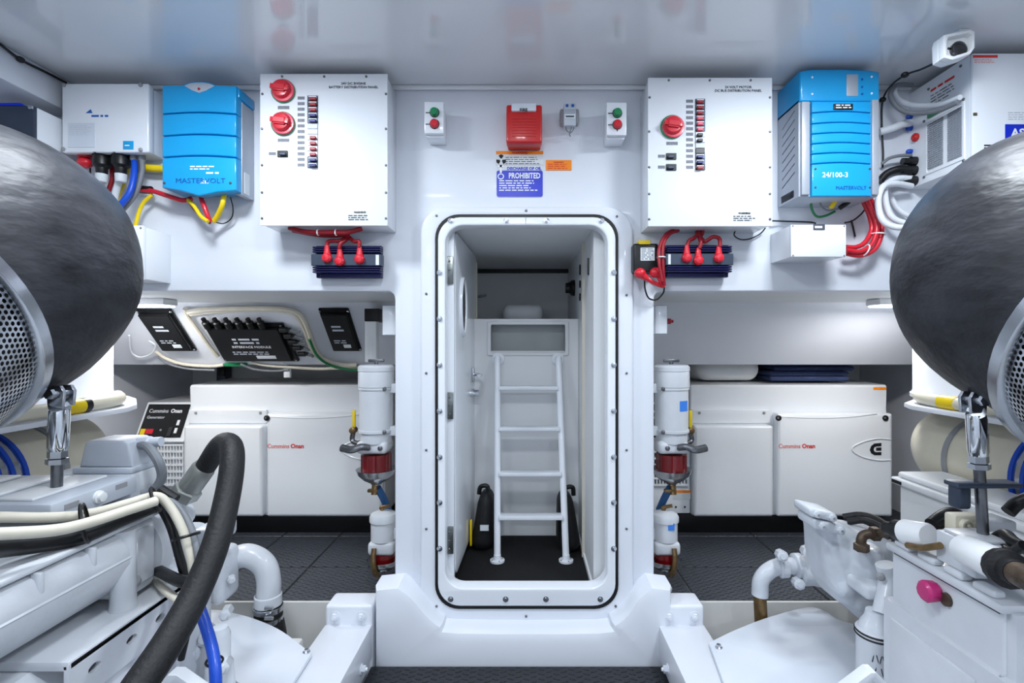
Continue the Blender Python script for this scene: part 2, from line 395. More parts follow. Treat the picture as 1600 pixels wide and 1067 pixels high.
# passage behind the door
bm = NB(); box(bm, (lx, 2.05, .0), (-.33, 3.4, CEIL)); S('wall_passage_left', bm, M['grey_wall'])
bm = NB(); box(bm, (.27, 2.05, .0), (rx, 3.4, CEIL)); S('wall_passage_right', bm, M['grey_wall'])
bm = NB(); box(bm, (-.33, 3.3, .0), (.27, 3.4, CEIL)); S('wall_passage_rear', bm, M['grey_wall'])
bm = NB(); box(bm, (-.33, 2.0, 0), (.27, 3.3, PF)); S('floor_passage', bm, M['carpet'])
bm = NB(); box(bm, (-.33, 2.05, 1.65), (.27, 2.72, CEIL)); S('ceiling_passage', bm, M['grey_wall'])
bm = NB(); box(bm, (-.33, 2.735, 1.66), (.27, 3.3, CEIL)); cp = S('ceiling_hatch', bm, M['grey_wall'])
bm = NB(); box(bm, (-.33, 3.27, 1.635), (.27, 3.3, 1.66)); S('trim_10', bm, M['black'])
# half wall behind the ladder with locker opening
sx0, sx1 = -.33, .27; zt = P(0, 498, 2.62).z
a = P(766, 552, 2.62); b = P(884, 506, 2.62)
bm = NB(); plate(bm, rrect(sx0, PF, sx1, zt, .001, 1), [rrect(a.x, a.z, b.x, b.z, .006, 2)], 2.62, 2.66, .003); S('wall_half', bm, M['grey_wall'])
lock = T('wall_locker', 'grey open recess with thin frame above the ladder', 'locker')
bm = NB(); plate(bm, rrect(a.x-.015, a.z-.012, b.x+.015, b.z+.012, .008, 3), [rrect(a.x+.004, a.z+.004, b.x-.004, b.z-.004, .006, 3)], 2.612, 2.622, .003); O('locker_frame', bm, M['grey_wall'], lock)
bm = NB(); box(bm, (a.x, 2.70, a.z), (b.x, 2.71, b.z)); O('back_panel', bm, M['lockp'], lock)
bm = NB(); box(bm, (a.x+.004, 2.625, a.z+.004), (b.x-.004, 2.70, a.z+.012)); O('shelf_liner', bm, M['grey_wall'], lock)
bm = NB(); box(bm, (sx0, 2.66, zt-.02), (sx1, 3.3, zt)); S('trim_11', bm, M['grey_wall'])
bm = NB(); box(bm, (-.135, 2.95, zt), (.10, 3.2, zt+.1), .04, 4); O('cushion', bm, M['white'], None, 'pale padded cushion lying on the ledge beyond the ladder', 'cushion')
# baseboards + vertical edge strips in the passage
bm = NB(); box(bm, (.262, 2.06, PF), (.27, 2.6, PF+.02)); S('baseboard_right', bm, M['white'])
bm = NB(); box(bm, (.258, 2.36, PF), (.27, 2.375, 1.65)); S('trim_12', bm, M['strip'])
bm = NB(); box(bm, (-.33, 2.72, PF), (-.295, 2.74, 1.65)); S('trim_13', bm, M['strip'])
# small vents and a round outlet on the passage side walls
def wallslot(x, Y, y0, y1, hw, name, label, cat):
    Xw = .27 if x > 0 else -.33; s = -1 if x > 0 else 1
    bm = NB(); z0 = CZ-(y1-CY)*Y/F; z1 = CZ-(y0-CY)*Y/F
    t = plate(bm, rrect(Y-hw, z0, Y+hw, z1, hw*.98, 5), [], Xw+s*.006, Xw, .002, 2, f=lambda u, y, v: Vector((y, u, v)))
    return O(name, bm, M['black'], None, label, cat)
wallslot(1, 2.39+.15, 413, 430, .018, 'wall_vent', 'upper dark oval vent on right passage wall', 'vent')
wallslot(1, 2.54, 438, 450, .018, 'wall_vent', 'middle dark oval vent on right passage wall', 'vent')
wallslot(1, 2.54, 458, 470, .018, 'wall_vent', 'lower dark oval vent on right passage wall', 'vent')
wallslot(1, 2.2, 403, 430, .009, 'wall_slot', 'narrow dark slot near doorway on right passage wall', 'slot')
bm = NB(); lathe(bm, (.27, 2.85, 1.19+85*2.85/800), (-1, 0, 0), [(0, .045), (.015, .045), (.03, .03), (.05, .028), (.052, 0)], 20); O('wall_outlet', bm, M['black'], None, 'black round socket beside the ledge in passage', 'socket')
for z, l in ((1.62, 'upper'), (1.54, 'middle'), (1.47, 'lower')):
    bm = NB(); plate(bm, rrect(2.86, z-.035, 2.89, z+.03, .014, 4), [], -.324, -.33, .002, 2, f=lambda u, y, v: Vector((y, u, v))); O('wall_vent', bm, M['black'], None, l+' dark oval vent on passage wall behind open door', 'vent')
lt = T('latch', 'chrome latch on passage wall near the ledge', 'latch')
bm = NB(); box(bm, (-.33, 3.0, 1.44), (-.322, 3.06, 1.49)); O('plate', bm, M['black'], lt)
bm = NB(); tube(bm, [(-.322, 3.03, 1.465), (-.27, 3.03, 1.462), (-.235, 3.02, 1.468)], .008, 8); O('bolt_lever', bm, M['chrome'], lt)
# ---- door leaf, opened into the passage
dr = T('door_1', 'white metal door with oval porthole standing open into the passage', None, kind='structure')
dM = Matrix.Translation(Vector((-.283, 2.06, 0))) @ Matrix.Rotation(math.radians(-2.0), 4, 'Z')
def DM(bm): bmesh.ops.transform(bm, matrix=dM, verts=bm.verts)
z0, z1 = .245, 1.64
bm = NB(); plate(bm, rrect(0, z0, .64, z1, .05, 5), [], 0, -.035, .006, 3, f=lambda u, y, v: Vector((y, u, v))); DM(bm); O('leaf', bm, M['panel'], dr)
bm = NB(); plate(bm, [(.17+.075*math.cos(t*PI/12), 1.345+.13*math.sin(t*PI/12)) for t in range(24)], [[(.17+.06*math.cos(t*PI/12), 1.345+.115*math.sin(t*PI/12)) for t in range(24)]], .012, 0, .004, 2, f=lambda u, y, v: Vector((y, u, v))); DM(bm); po = O('porthole_rim', bm, M['panel'], dr)
bm = NB(); plate(bm, [(.17+.06*math.cos(t*PI/12), 1.345+.115*math.sin(t*PI/12)) for t in range(24)], [], .004, 0, 0, 2, f=lambda u, y, v: Vector((y, u, v))); DM(bm); O('porthole_glass', bm, M['rubber'], po)
bm = NB(); tube(bm, [(0, .5, 1.03), (.03, .5, 1.03), (.045, .47, 1.03), (.045, .38, 1.032)], .008, 8); DM(bm); h = O('lever_handle', bm, M['chrome'], dr)
bm = NB(); box(bm, (0, .47, .995), (.006, .53, 1.065), .002); DM(bm); O('handle_plate', bm, M['steel'], h)
bm = NB(); lathe(bm, (0, .5, .935), (1, 0, 0), [(0, .025), (.008, .025), (.01, .018), (.03, .02), (.032, 0)], 16); DM(bm); O('lock_knob', bm, M['chrome'], dr)
bm = NB(); box(bm, (-.002, .628, z0+.03), (.004, .645, z1-.03)); DM(bm); O('edge_strip', bm, M['strip'], dr)
bm = NB(); box(bm, (-.325, 2.032, PF), (-.285, 2.058, 1.645), .003); O('hinge_jamb', bm, M['panel'], dr)
for y0, y1 in ((400, 443), (613, 655), (824, 866)):
    bm = NB(); pbox(bm, 695, y0, 708, y1, 2.018, 2.032, .002); hg = O('hinge', bm, M['hingem'], dr)
    for k in range(3):
        screw(P(702, y0+8+k*(y1-y0-16)/2, 2.018), (0, -1, 0), .0045, M['dsteel'], hg)
    bm = NB(); cyl(bm, P(695.5, y1, 2.014), P(695.5, y0, 2.014), .006, n=10); O('hinge_pin', bm, M['steel'], hg)
# ---- ladder
ld = T('ladder', 'white tubular ladder with four flat treads bolted to black floor', 'ladder')
B0, B1 = Vector((-.13, 2.316, PF)), Vector((.181, 2.316, PF))
T0, T1 = Vector((-.143, 2.55, CZ-.12)), Vector((.163, 2.55, CZ-.12))
for b0, t0 in ((B0, T0), (B1, T1)):
    bm = NB(); tube(bm, [b0, b0.lerp(t0, .5), t0, t0+Vector((0, .03, .03)), t0+Vector((0, .075, .035))], .0155, 14, 8); st = O('stile', bm, M['panel'], ld)
    bm = NB(); lathe(bm, b0, (0, 0, 1), [(0, .033), (.008, .033), (.010, .018), (.03, .016)], 24); O('foot_flange', bm, M['panel'], st)
    for k in range(4):
        an = k*PI/2+.4; screw(b0+Vector((.025*math.cos(an), .025*math.sin(an), .008)), (0, 0, 1), .004, M['dsteel'], st)
    bm = NB(); lathe(bm, (t0.x, 2.619, t0.z+.035), (0, -1, 0), [(0, .032), (.008, .032), (.01, .018)], 20); O('wall_flange', bm, M['panel'], st)
for y in (605, 668, 738, 806):
    # intersect stile plane with this height
    best = min((abs((CY+F*(CZ-(B0.z+(T0.z-B0.z)*t))/(B0.y+(T0.y-B0.y)*t))-y), t) for t in [i/400 for i in range(401)])[1]
    a_ = B0.lerp(T0, best); b_ = B1.lerp(T1, best)
    bm = NB(); box(bm, (a_.x+.008, a_.y-.03, a_.z-.012), (b_.x-.008, a_.y+.03, a_.z+.006), .004); O('tread', bm, M['panel'], ld)
# ---- black bags beside the ladder
def bag(x, y, sx, label, tag):
    t = T('bag', label, 'bag')
    bm = NB(); box(bm, (x-.055, y-.1, PF), (x+.055, y+.1, PF+.27), .05, 5)
    for v in bm.verts:
        k = (v.co.z-PF)/.27; v.co.x = x+(v.co.x-x)*(1-.45*k*k)+sx*.02*k; v.co.y = y+(v.co.y-y)*(1-.3*k)
    O('body', bm, M['rubber'], t)
    bm = NB(); tube(bm, [(x-.02, y, PF+.25), (x-.012, y, PF+.285), (x+.02, y, PF+.288), (x+.025, y, PF+.25)], .011, 8); O('grab_handle', bm, M['black'], t)
    if tag:
        bm = NB(); box(bm, (x-.005, y-.108, PF+.11), (x+.035, y-.1, PF+.135)); O('tag', bm, M['paper'], t)
        bm = NB(); box(bm, (x-.056, y-.09, PF+.03), (x-.046, y-.06, PF+.15), .004); O('strap', bm, M['yellow'], t)
bag(-.21, 2.5, 1, 'black bag with white tag standing left of the ladder foot', True)
bag(.205, 2.48, -1, 'plain black bag standing right of the ladder foot', False)
# ---- ceiling lamps (just outside the frame) and recess strip lamps
for i, (lname, x, y, watts) in enumerate(LAMPS):
    t = T('ceiling_lamp_offscreen', 'square recessed ceiling lamp panel over the engines', 'lamp', 'ceiling lamps of the engine room')
    bm = NB(); plate(bm, rrect(x-.16, y-.16, x+.16, y+.16, .03), [rrect(x-.13, y-.13, x+.13, y+.13, .02)], CEIL-.018, CEIL, .004, 2, f=lambda u, d, v: Vector((u, v, d))); O('frame', bm, M['white'], t)
    bm = NB(); box(bm, (x-.13, y-.13, CEIL-.012), (x+.13, y+.13, CEIL-.002)); O('diffuser_offscreen', bm, M['glow'], t)
    area('lamp_'+lname+'_offscreen', (x, y, CEIL-.02), .24, .24, watts)
for i, (x, l) in enumerate(((-1.79, 'left'), (1.75, 'right'))):
    t = T('strip_lamp', 'white strip lamp under the overhang on the %s side' % ('batteries' if i > 9 else ('monitor modules' if i == 0 else 'folded towels')), 'lamp')
    bm = NB(); box(bm, (x-.16, 2.30, bz-.03), (x+.16, 2.40, bz), .006); O('housing', bm, M['white'], t)
    bm = NB(); box(bm, (x-.15, 2.305, bz-.038), (x+.15, 2.395, bz-.03), .003); O('diffuser', bm, M['glow'], t)
    area('strip_lamp_light', (x, 2.35, bz-.045), .3, .08, RECESS_W, col=(1, .97, .93))
# ================================================================== equipment on the bulkhead
WY = 2.0
FW = (0, -1, 0)
def cable(name, pts, r, m, label, cat='cable', n=12, parent=None, sub=6):
    bm = NB(); tube(bm, [p if isinstance(p, Vector) else P(*p) for p in pts], r, n, sub); return O(name, bm, M[m], parent, None if parent else label, None if parent else cat)
# ---- breaker panels
def breaker_panel(x0, y0, x1, y1, Yf, label, dials, brk, brky, tags, small, title, seed):
    t = T('breaker_panel', label, 'breaker panel'); cx0 = P(x0, y0, Yf); cx1 = P(x1, y1, Yf)
    bm = NB(); box(bm, (cx0.x+.004, Yf+.004, cx1.z+.004), (cx1.x-.004, WY, cx0.z-.004), .004); O('enclosure', bm, M['panel'], t)
    bm = NB(); box(bm, (cx0.x, Yf-.004, cx1.z), (cx1.x, Yf+.004, cx0.z), .0025, 2); cov = O('cover', bm, M['panel'], t)
    W = x1-x0; H = y1-y0; ff = Yf-.0045
    for fx, fy in [(.17, .015), (.5, .015), (.83, .015), (.015, .13), (.985, .13), (.012, .36), (.985, .36), (.012, .6), (.985, .6), (.012, .78), (.985, .78), (.012, .95), (.985, .95)]:
        screw(P(x0+W*fx, y0+H*fy, ff), FW, .0045, M['dsteel'], cov)
    for (dx, dy, r) in dials:
        c = P(dx, dy, ff); R = r*Yf/F
        bm = NB(); lathe(bm, c, FW, [(0, R), (.006, R), (.008, R*.93), (.008, 0)], 28); d = O('rotary_switch', bm, M['green'], t)
        bm = NB(); lathe(bm, c+Vector((.0025, -.006, -.001)), FW, [(0, R*.92), (.004, R*.94), (.007, R*.9), (.0075, R*.8), (.0075, 0)], 28); O('dial_ring', bm, M['rededge'], d)
        bm = NB(); cc = c+Vector((-.001, -.013, .002)); lathe(bm, cc, FW, [(0, R*.80), (.008, R*.76), (.013, R*.66), (.015, R*.4), (.0155, 0)], 24)
        tm = bmesh.new(); bmesh.ops.create_cube(tm, size=1); bmesh.ops.bevel(tm, geom=list(tm.edges), offset=.2, segments=3, affect='EDGES')
        merge(bm, tm, Matrix.Translation(cc+Vector((0, -.016, 0))) @ Matrix.Rotation(.12, 4, 'Y') @ Matrix.Diagonal((R*1.5, .018, R*.62, 1)))
        O('knob', bm, M['red'], d)
        bm = NB(); pbox(bm, dx-9, dy+r+4, dx+9, dy+r+9, ff, ff+.001); O('name_tag', bm, M['tag'], t)
    bx0, bx1 = brk; n = len(brky)
    for i in range(n):
        ya, yb = brky[i]
        kind = tags[i]
        bm = NB(); pbox(bm, bx0, ya, bx1, yb, ff-.004, ff+.002, .001, 1)
        b = O('breaker', bm, {'r': M['slate'], 'k': M['black'], 'b': M['lgrey'], 'w': M['sgrey']}[kind[0]], t)
        if kind[1] != '-':
            ym = (ya+yb)/2
            bm = NB(); pbox(bm, bx0+3, ym-2, bx1-3, ym+2.5, ff-.014, ff-.003, .002, 1); O('toggle', bm, {'r': M['dred'], 'k': M['black'], 'p': M['rededge'], 'n': M['navy']}[kind[1]], b)
            bm = NB(); pbox(bm, bx0+2, ya+1, bx1-2, ya+2.2, ff-.0048, ff-.003); O('marking', bm, M['inkwhite'], b)
        bm = NB(); pbox(bm, bx0-15, (ya+yb)/2-2.4, bx0-4, (ya+yb)/2+2.4, ff, ff+.001); tg = O('circuit_tag', bm, M['tag'], t)
    for (sx_, sy_) in small:
        bm = NB(); pbox(bm, sx_, sy_-5, sx_+16, sy_+5, ff-.004, ff+.002, .001, 1); b = O('breaker', bm, M['black'], t)
        bm = NB(); pbox(bm, sx_+3, sy_-2, sx_+13, sy_+2, ff-.012, ff-.003, .002, 1); O('toggle', bm, M['slate'], b)
        bm = NB(); pbox(bm, sx_-13, sy_-2.4, sx_-2, sy_+2.4, ff, ff+.001); O('circuit_tag', bm, M['tag'], t)
    tx = x0+W*.73
    text(title[0], P(tx, y0+H*.068, ff-.001), .0125, M['ink'], t, name='title_line')
    text(title[1], P(tx, y0+H*.092, ff-.001), .0125, M['ink'], t, name='title_line')
    text('WARNING', P(x0+W*.78, y1-H*.085, ff-.001), .009, M['inkblk'], t, bold=.02, name='warning_line')
    fineprint(P(x0+W*.69, y1-H*.035, ff), .085, .022, 3, M['ink'], t, seed=seed)
    return t
by = [(149+k*8.72, 149+(k+1)*8.72-.5) for k in range(13)]
breaker_panel(407, 116, 606, 353, 1.86, 'white breaker panel with two red rotary switches above its breaker column', [(443, 143, 18.5), (443, 194, 18.5)], (480, 496), by,
              ['rr', 'kr', 'rr', 'rn', 'rn', 'b-', 'b-', 'wr', 'wr', 'wr', 'wr', 'rn', 'rn'], [(433, 240)], ('24V DC ENGINE', 'BATTERY DISTRIBUTION PANEL'), 3)
by = [(154+k*8.6, 154+(k+1)*8.6-.5) for k in range(13)]
breaker_panel(1012, 122, 1206, 354, 1.86, 'white breaker panel with a single red rotary switch beside its breaker column', [(1050, 199, 18.5)], (1087, 1102), by,
              ['rr', 'rr', 'rr', 'rp', 'rp', 'rp', 'wk', 'wk', 'b-', 'k-', 'rn', 'rn', 'kr'], [(1041, 244), (1041, 261)], ('24 VOLT MOTOR', 'DC BUS DISTRIBUTION PANEL'), 4)
# ---- battery isolators with red boots
def isolator(x0, x1, y0, sgn, label, boots, cab):
    t = T('battery_isolator', label, 'battery isolator'); Y = 1.93
    def bar(ya, yb, Yf, Yb, m, nm, xa=0, xb=0):
        bm = NB(); pbox(bm, x0+xa, y0+ya, x1-xb, y0+yb, Yf, Yb, .0015, 1); return O(nm, bm, M[m], t)
    bar(13, 31, 1.925, 1.96, 'slate', 'terminal_channel')
    bar(0, 50, 1.96, 1.985, 'navy', 'base_plate', 8 if sgn < 0 else 0, 8 if sgn > 0 else 0)
    for ya in (1, 4.5, 8): bar(ya, ya+2.4, 1.925, 1.965, 'navy', 'fin', 2, 2)
    for ya in (32.5, 36, 39.5): bar(ya, ya+2.4, 1.925, 1.965, 'navy', 'fin', 2, 2)
    bar(43, 50, 1.95, 1.985, 'navy', 'mounting_foot', 14 if sgn < 0 else 2, 2 if sgn < 0 else 14)
    bm = NB(); pbox(bm, (x1-9) if sgn < 0 else x0+4, y0+14, (x1-4) if sgn < 0 else x0+8, y0+30, 1.924, 1.926); O('label', bm, M['paper'], t)
    bm = NB(); box(bm, (P(x0+10, 0, Y).x, 1.985, P(0, y0+42, Y).z), (P(x1-10, 0, Y).x, 2.0, P(0, y0+5, Y).z)); O('standoff', bm, M['black'], t)
    for (bx, byy) in boots:
        c = P(bx, byy, 1.915)
        bm = NB(); lathe(bm, c+Vector((0, .012, -.018)), (0, -.12, 1), [(0, .006), (.004, .017), (.016, .0185), (.03, .013), (.055, .0085), (.06, .0075)], 14)
        b = O('terminal_boot', bm, M['red'], t)
        bm = NB(); lathe(bm, c+Vector((0, .01, -.006)), FW, [(0, .019), (.012, .018), (.018, .012), (.02, 0)], 14); O('boot_cap', bm, M['red'], b)
    for k, pts in enumerate(cab): cable('boot_lead', pts, .0075, 'dred', None, None, parent=t)
isolator(486, 596, 384, -1, 'navy finned battery isolator mounted left of the doorway', [(510, 400), (530, 405), (561, 402)],
         [[(510, 384, 1.92), (514, 377, 1.92), (530, 376, 1.92), (541, 372, 1.93)], [(530, 388, 1.915), (533, 380, 1.915), (541, 374, 1.925), (543, 365, 1.94)], [(561, 386, 1.915), (561, 377, 1.915), (553, 377, 1.92), (545, 370, 1.935)]])
isolator(1040, 1146, 383, 1, 'navy finned battery isolator mounted right of the doorway', [(1074, 400), (1092, 404), (1124, 400)],
         [[(1074, 384, 1.92), (1077, 376, 1.92), (1084, 372, 1.92), (1089, 367, 1.93)], [(1093, 388, 1.915), (1095, 379, 1.915), (1093, 371, 1.925), (1091, 363, 1.94)], [(1125, 385, 1.915), (1124, 373, 1.915), (1114, 370, 1.915), (1102, 377, 1.92), (1095, 372, 1.935)]])
def bundle(name, paths, r, m, label, ties=()):
    t = T(name, label, 'cable')
    for p in paths: cable('strand', p, r, m, None, None, parent=t)
    for (x, y, Y, d, R) in ties:
        bm = NB(); torus(bm, P(x, y, Y), d, R, .0025, 16, 6); O('cable_tie', bm, M['white'], t)
    return t
bundle('cable_bundle', [[(452, 356, 1.9), (480, 362.5, 1.89), (520, 363, 1.89), (542, 363, 1.89), (566, 357, 1.9)], [(458, 360, 1.935), (500, 367, 1.925), (545, 367, 1.925)], [(543, 363, 1.9), (543, 368, 1.92), (543, 373, 1.935)]], .009, 'dred', 'dark red cables under breaker panel with two rotary switches', [(497, 363, 1.89, (1, 0, 0), .0105), (525, 363, 1.89, (1, 0, 0), .0105)])
bundle('cable_bundle', [[(1090, 356, 1.95), (1090, 362, 1.95), (1091, 368, 1.945)], [(1097, 356, 1.95), (1097, 363, 1.95), (1094, 369, 1.945)]], .009, 'dred', 'short dark red cables above right battery isolator', [])
# ---- start/stop boxes
def startstop(x0, y0, x1, y1, label):
    t = T('switch_box', label, 'switch box'); Yf = 1.90
    bm = NB(); pbox(bm, x0, y0, x1, y1, Yf, Yf+.022, .002); O('front', bm, M['panel'], t)
    bm = NB(); a = P(x0, y0, Yf); b = P(x1, y1+8, Yf); box(bm, (a.x+.003, Yf+.022, P(0, y1+3, Yf).z), (b.x-.003, WY, a.z-.003), .003); O('back_box', bm, M['panel'], t)
    xm = (x0+x1)/2+1
    for y, m, nm in ((y0+17, 'green', 'start_button'), (y0+35, 'red', 'stop_button')):
        bm = NB(); lathe(bm, P(xm, y, Yf), FW, [(0, .0185), (.003, .0185), (.004, .0165)], 18); r = O('button_collar', bm, M['black'], t)
        bm = NB(); lathe(bm, P(xm, y, Yf-.003), FW, [(0, .0155), (.012, .0155), (.017, .012), (.018, 0)], 18); O(nm, bm, M[m], r)
        bm = NB(); pbox(bm, x0+2, y-.8, x0+9, y+.8, Yf-.0008, Yf); O('marking', bm, M['ink'], t)
    bm = NB(); pbox(bm, xm-1, y1-9, xm+1, y1-6, Yf-.0008, Yf); O('marking', bm, M['ink'], t)
startstop(663, 159, 693, 208, 'white box with green and red buttons beside left breaker panel')
startstop(948, 160, 979, 211, 'white box with green and red buttons beside right breaker panel')
# ---- red alarm sounder
t = T('fire_alarm', 'red square alarm sounder with clear strobe strip above the doorway', 'alarm')
bm = NB(); pbox(bm, 793, 169, 845, 229, 1.955, WY, .006); O('base', bm, M['alarm'], t)
bm = NB(); pbox(bm, 791, 163, 847, 223, 1.905, 1.955, .008, 3); O('housing', bm, M['alarm'], t)
for k in range(7):
    bm = NB(); pbox(bm, 800, 184+k*4.6, 838, 185.6+k*4.6, 1.903, 1.906); O('grille_rib', bm, M['alarm'], t)
bm = NB(); pbox(bm, 799, 160.5, 838, 173, 1.895, 1.93, .005, 2); ln = O('strobe_lens', bm, M['clear'], t)
text('FIRE', P(818, 174, 1.8935), .016, M['inkblk'], t, bold=.03)
# ---- grey relay device
t = T('contactor', 'grey contactor with twisted lead ends right of the alarm', 'contactor')
bm = NB(); pbox(bm, 881, 161, 900, 196, 1.93, 1.965, .003); O('body', bm, M['lgrey'], t)
bm = NB(); pbox(bm, 875, 169, 905, 193, 1.965, WY, .008, 3); O('rail_base', bm, M['mgrey'], t)
bm = NB(); pbox(bm, 882, 178, 899, 185, 1.927, 1.931, .001); O('name_plate', bm, M['paper'], t)
bm = NB(); pbox(bm, 884, 180.5, 897, 183, 1.9262, 1.9272); O('marking', bm, M['ink'], t)
for x in (886, 895): screw(P(x, 165, 1.93), FW, .006, M['inkblue'], t)
for k in range(4):
    bm = NB(); pbox(bm, 882, 170+k*1.9, 899, 171+k*1.9, 1.927, 1.931); O('rib', bm, M['lgrey'], t)
cable('lead', [(884, 196, 1.95), (885, 203, 1.94), (890, 206, 1.94), (893, 199, 1.945), (894, 195, 1.95)], .0022, 'gcable', '', '', 6, t)
cable('lead', [(897, 196, 1.95), (895, 204, 1.94), (890, 209, 1.945), (891, 213, 1.97)], .0022, 'gcable', '', '', 6, t)
# ---- placards
t = T('warning_placard', 'white placard with orange stripe and three-blade symbol', 'sign'); Yp = 1.997
bm = NB(); pbox(bm, 775, 236, 849, 258, Yp, WY); O('sheet', bm, M['paper'], t)
bm = NB(); pbox(bm, 775, 236, 849, 241, Yp-.001, Yp); O('stripe', bm, M['orange'], t)
text('WARNING', P(812, 240.4, Yp-.0018), .0125, M['inkred'], t, bold=.02)
c = P(783, 249.5, Yp-.001)
for k in range(3):
    an = PI/2+k*2*PI/3; bm = NB(); pl = [(c.x+math.cos(an+d)*r, c.z+math.sin(an+d)*r) for d, r in ((-.5, .006), (-.55, .019), (0, .021), (.55, .019), (.5, .006))]
    plate(bm, pl, [], Yp-.0012, Yp, 0); O('symbol_blade', bm, M['inkblk'], t)
fineprint(P(790, 257, Yp), .14, .032, 4, M['ink'], t, seed=9, fill=.35)
t = T('oil_placard', 'blue and white placard reading discharge of oil prohibited', 'sign')
bm = NB(); plate(bm, prrect(776, 257.5, 848, 308, 3, Yp, 3), [], Yp, WY, 0); O('sheet', bm, M['paper'], t)
bm = NB(); plate(bm, prrect(776, 266.5, 848, 307.5, 3, Yp, 3), [], Yp-.001, Yp, 0); O('blue_field', bm, M['signblue'], t)
text('DISCHARGE OF OIL', P(819, 265.4, Yp-.0005), .016, M['signblue'], t, bold=.035, sx=.95)
text('PROHIBITED', P(819.5, 278.5, Yp-.0018), .030, M['inkwhite'], t, bold=.025, sx=.74)
fineprint(P(780, 299, Yp-.001), .155, .046, 5, M['inkwhite'], t, seed=11, fill=.45)
bm = NB(); c = P(782.5, 270, Yp-.0012); plate(bm, [(c.x+.0125*math.cos(a*PI/10), c.z-.014+.012*math.sin(a*PI/10)) for a in range(20)], [[(c.x+.009*math.cos(a*PI/10), c.z-.014+.008*math.sin(a*PI/10)) for a in range(20)]], Yp-.0016, Yp-.001, 0)
box(bm, (c.x-.004, Yp-.0016, c.z), (c.x+.004, Yp-.001, c.z+.03)); box(bm, (c.x-.012, Yp-.0016, c.z+.022), (c.x+.012, Yp-.001, c.z+.03)); O('tap_symbol', bm, M['inkwhite'], t)
t = T('orange_sticker', 'small orange warning sticker beside the placards', 'sticker')
bm = NB(); pbox(bm, 853, 250, 893, 266, Yp, WY); O('sheet', bm, M['orange'], t)
text('WARNING', P(873, 254.5, Yp-.0006), .008, M['inkred'], t)
fineprint(P(856, 264.5, Yp), .085, .024, 3, M['inkred'], t, seed=12, fill=.4)
# ---- red solenoid switch
t = T('remote_battery_switch', 'black remote battery switch with yellow cap and red boots', 'switch')
bm = NB(); pbox(bm, 990, 380, 1029, 425, 1.93, WY, .008, 3); O('body', bm, M['black'], t)
bm = NB(); pbox(bm, 1001, 387, 1023, 407, 1.9285, 1.931); O('label', bm, M['paper'], t)
fineprint(P(1002, 406, 1.9285), .048, .045, 6, M['ink'], t, seed=5, fill=.4)
bm = NB(); pbox(bm, 998, 375, 1017, 384, 1.932, 1.975, .004); O('override_cap', bm, M['yellow'], t)
for x, y, dx in ((1000, 427, 0), (1024, 426, 0)):
    bm = NB(); ball(bm, P(x, y, 1.925), .022, .02, .02); lathe(bm, P(x, y, 1.925), (.8, 0, -.6), [(0, .017), (.035, .011)], 12); O('terminal_boot', bm, M['red'], t)
for pts in ([(1006, 430, 1.925), (1020, 441, 1.925), (1036, 447, 1.935)], [(1028, 430, 1.925), (1033, 440, 1.925), (1038, 447, 1.93)]): cable('lead', pts, .0085, 'red', '', '', 8, t)
bundle('cable_bundle', [[(1060, 360, 1.93), (1046, 366, 1.912), (1036, 384, 1.905), (1036, 420, 1.9), (1038, 446, 1.912)], [(1053, 359, 1.93), (1040, 367, 1.91), (1030, 388, 1.903), (1030, 412, 1.893), (1035, 440, 1.892)]], .0065, 'dred', 'pair of red cables running down beside the battery switch', [(1033, 402, 1.901, (0, 0, 1), .0145)])
cable('cable', [(1007, 433, 1.94), (1008, 452, 1.96), (1014, 466, 1.97), (1026, 468, 1.975), (1036, 458, 1.965), (1038, 449, 1.95)], .0032, 'black', 'thin black cable loop hanging below the battery switch')
cable('cable', [(1152, 356, 1.95), (1147, 367, 1.97), (1157, 374, 1.985), (1172, 373, 1.985), (1188, 365, 1.985), (1196, 356, 1.97)], .0025, 'black', 'thin black loop hanging below right breaker panel')
# ---- white enclosure at left with connectors
t = T('inverter_enclosure', 'white enclosure with small blue badge and rating window', 'electrical box'); Yf = 1.895
a = P(96, 130, Yf); b = P(232, 238, Yf)
bm = NB(); box(bm, (a.x, Yf, b.z), (b.x, Yf+.03, a.z), .006, 3); O('lid', bm, M['panel'], t)
bm = NB(); box(bm, (a.x+.006, Yf+.03, b.z+.006), (b.x-.006, WY, a.z-.006), .004); O('box', bm, M['panel'], t)
for x, y in ((98, 133), (218, 133), (97, 233), (218, 234)): screw(P(x+2, y, Yf), FW, .008, M['mgrey'], t)
bm = NB(); pbox(bm, 106, 192, 148, 230, Yf-.002, Yf); O('rating_window', bm, M['clear'], t)
fineprint(P(108, 212, Yf-.002), .085, .04, 6, M['lgrey'], t, seed=21, fill=.3)
bm = NB(); pbox(bm, 192, 220, 208, 233, Yf-.003, Yf, .001); bd = O('badge', bm, M['blue'], t)
fineprint(P(195, 229, Yf-.003), .024, .008, 1, M['inkwhite'], t, seed=72, fill=.5)
fineprint(P(143, 184, Yf), .075, .012, 1, M['inkblue'], t, seed=71, fill=.6)
bm = NB(); c = P(139, 174, Yf-.0012); plate(bm, [(c.x-.012, c.z-.006), (c.x+.012, c.z-.006), (c.x+.006, c.z+.008)], [], c.y, Yf, 0); O('logo', bm, M['inkblue'], t)
for x in (159, 189):
    c = P(x, 240, 1.93)
    bm = NB(); lathe(bm, c+Vector((0, 0, .005)), (0, 0, -1), [(0, .034), (.012, .034), (.014, .026), (.03, .03), (.05, .03), (.06, .02), (.085, .018), (.09, .015)], 18); g = O('plug_connector', bm, M['black'], t)
    bm = NB(); lathe(bm, c+Vector((0, 0, -.078)), (0, 0, -1), [(0, .02), (.025, .019), (.03, .016)], 16); O('lock_collar', bm, M['paper'], g)
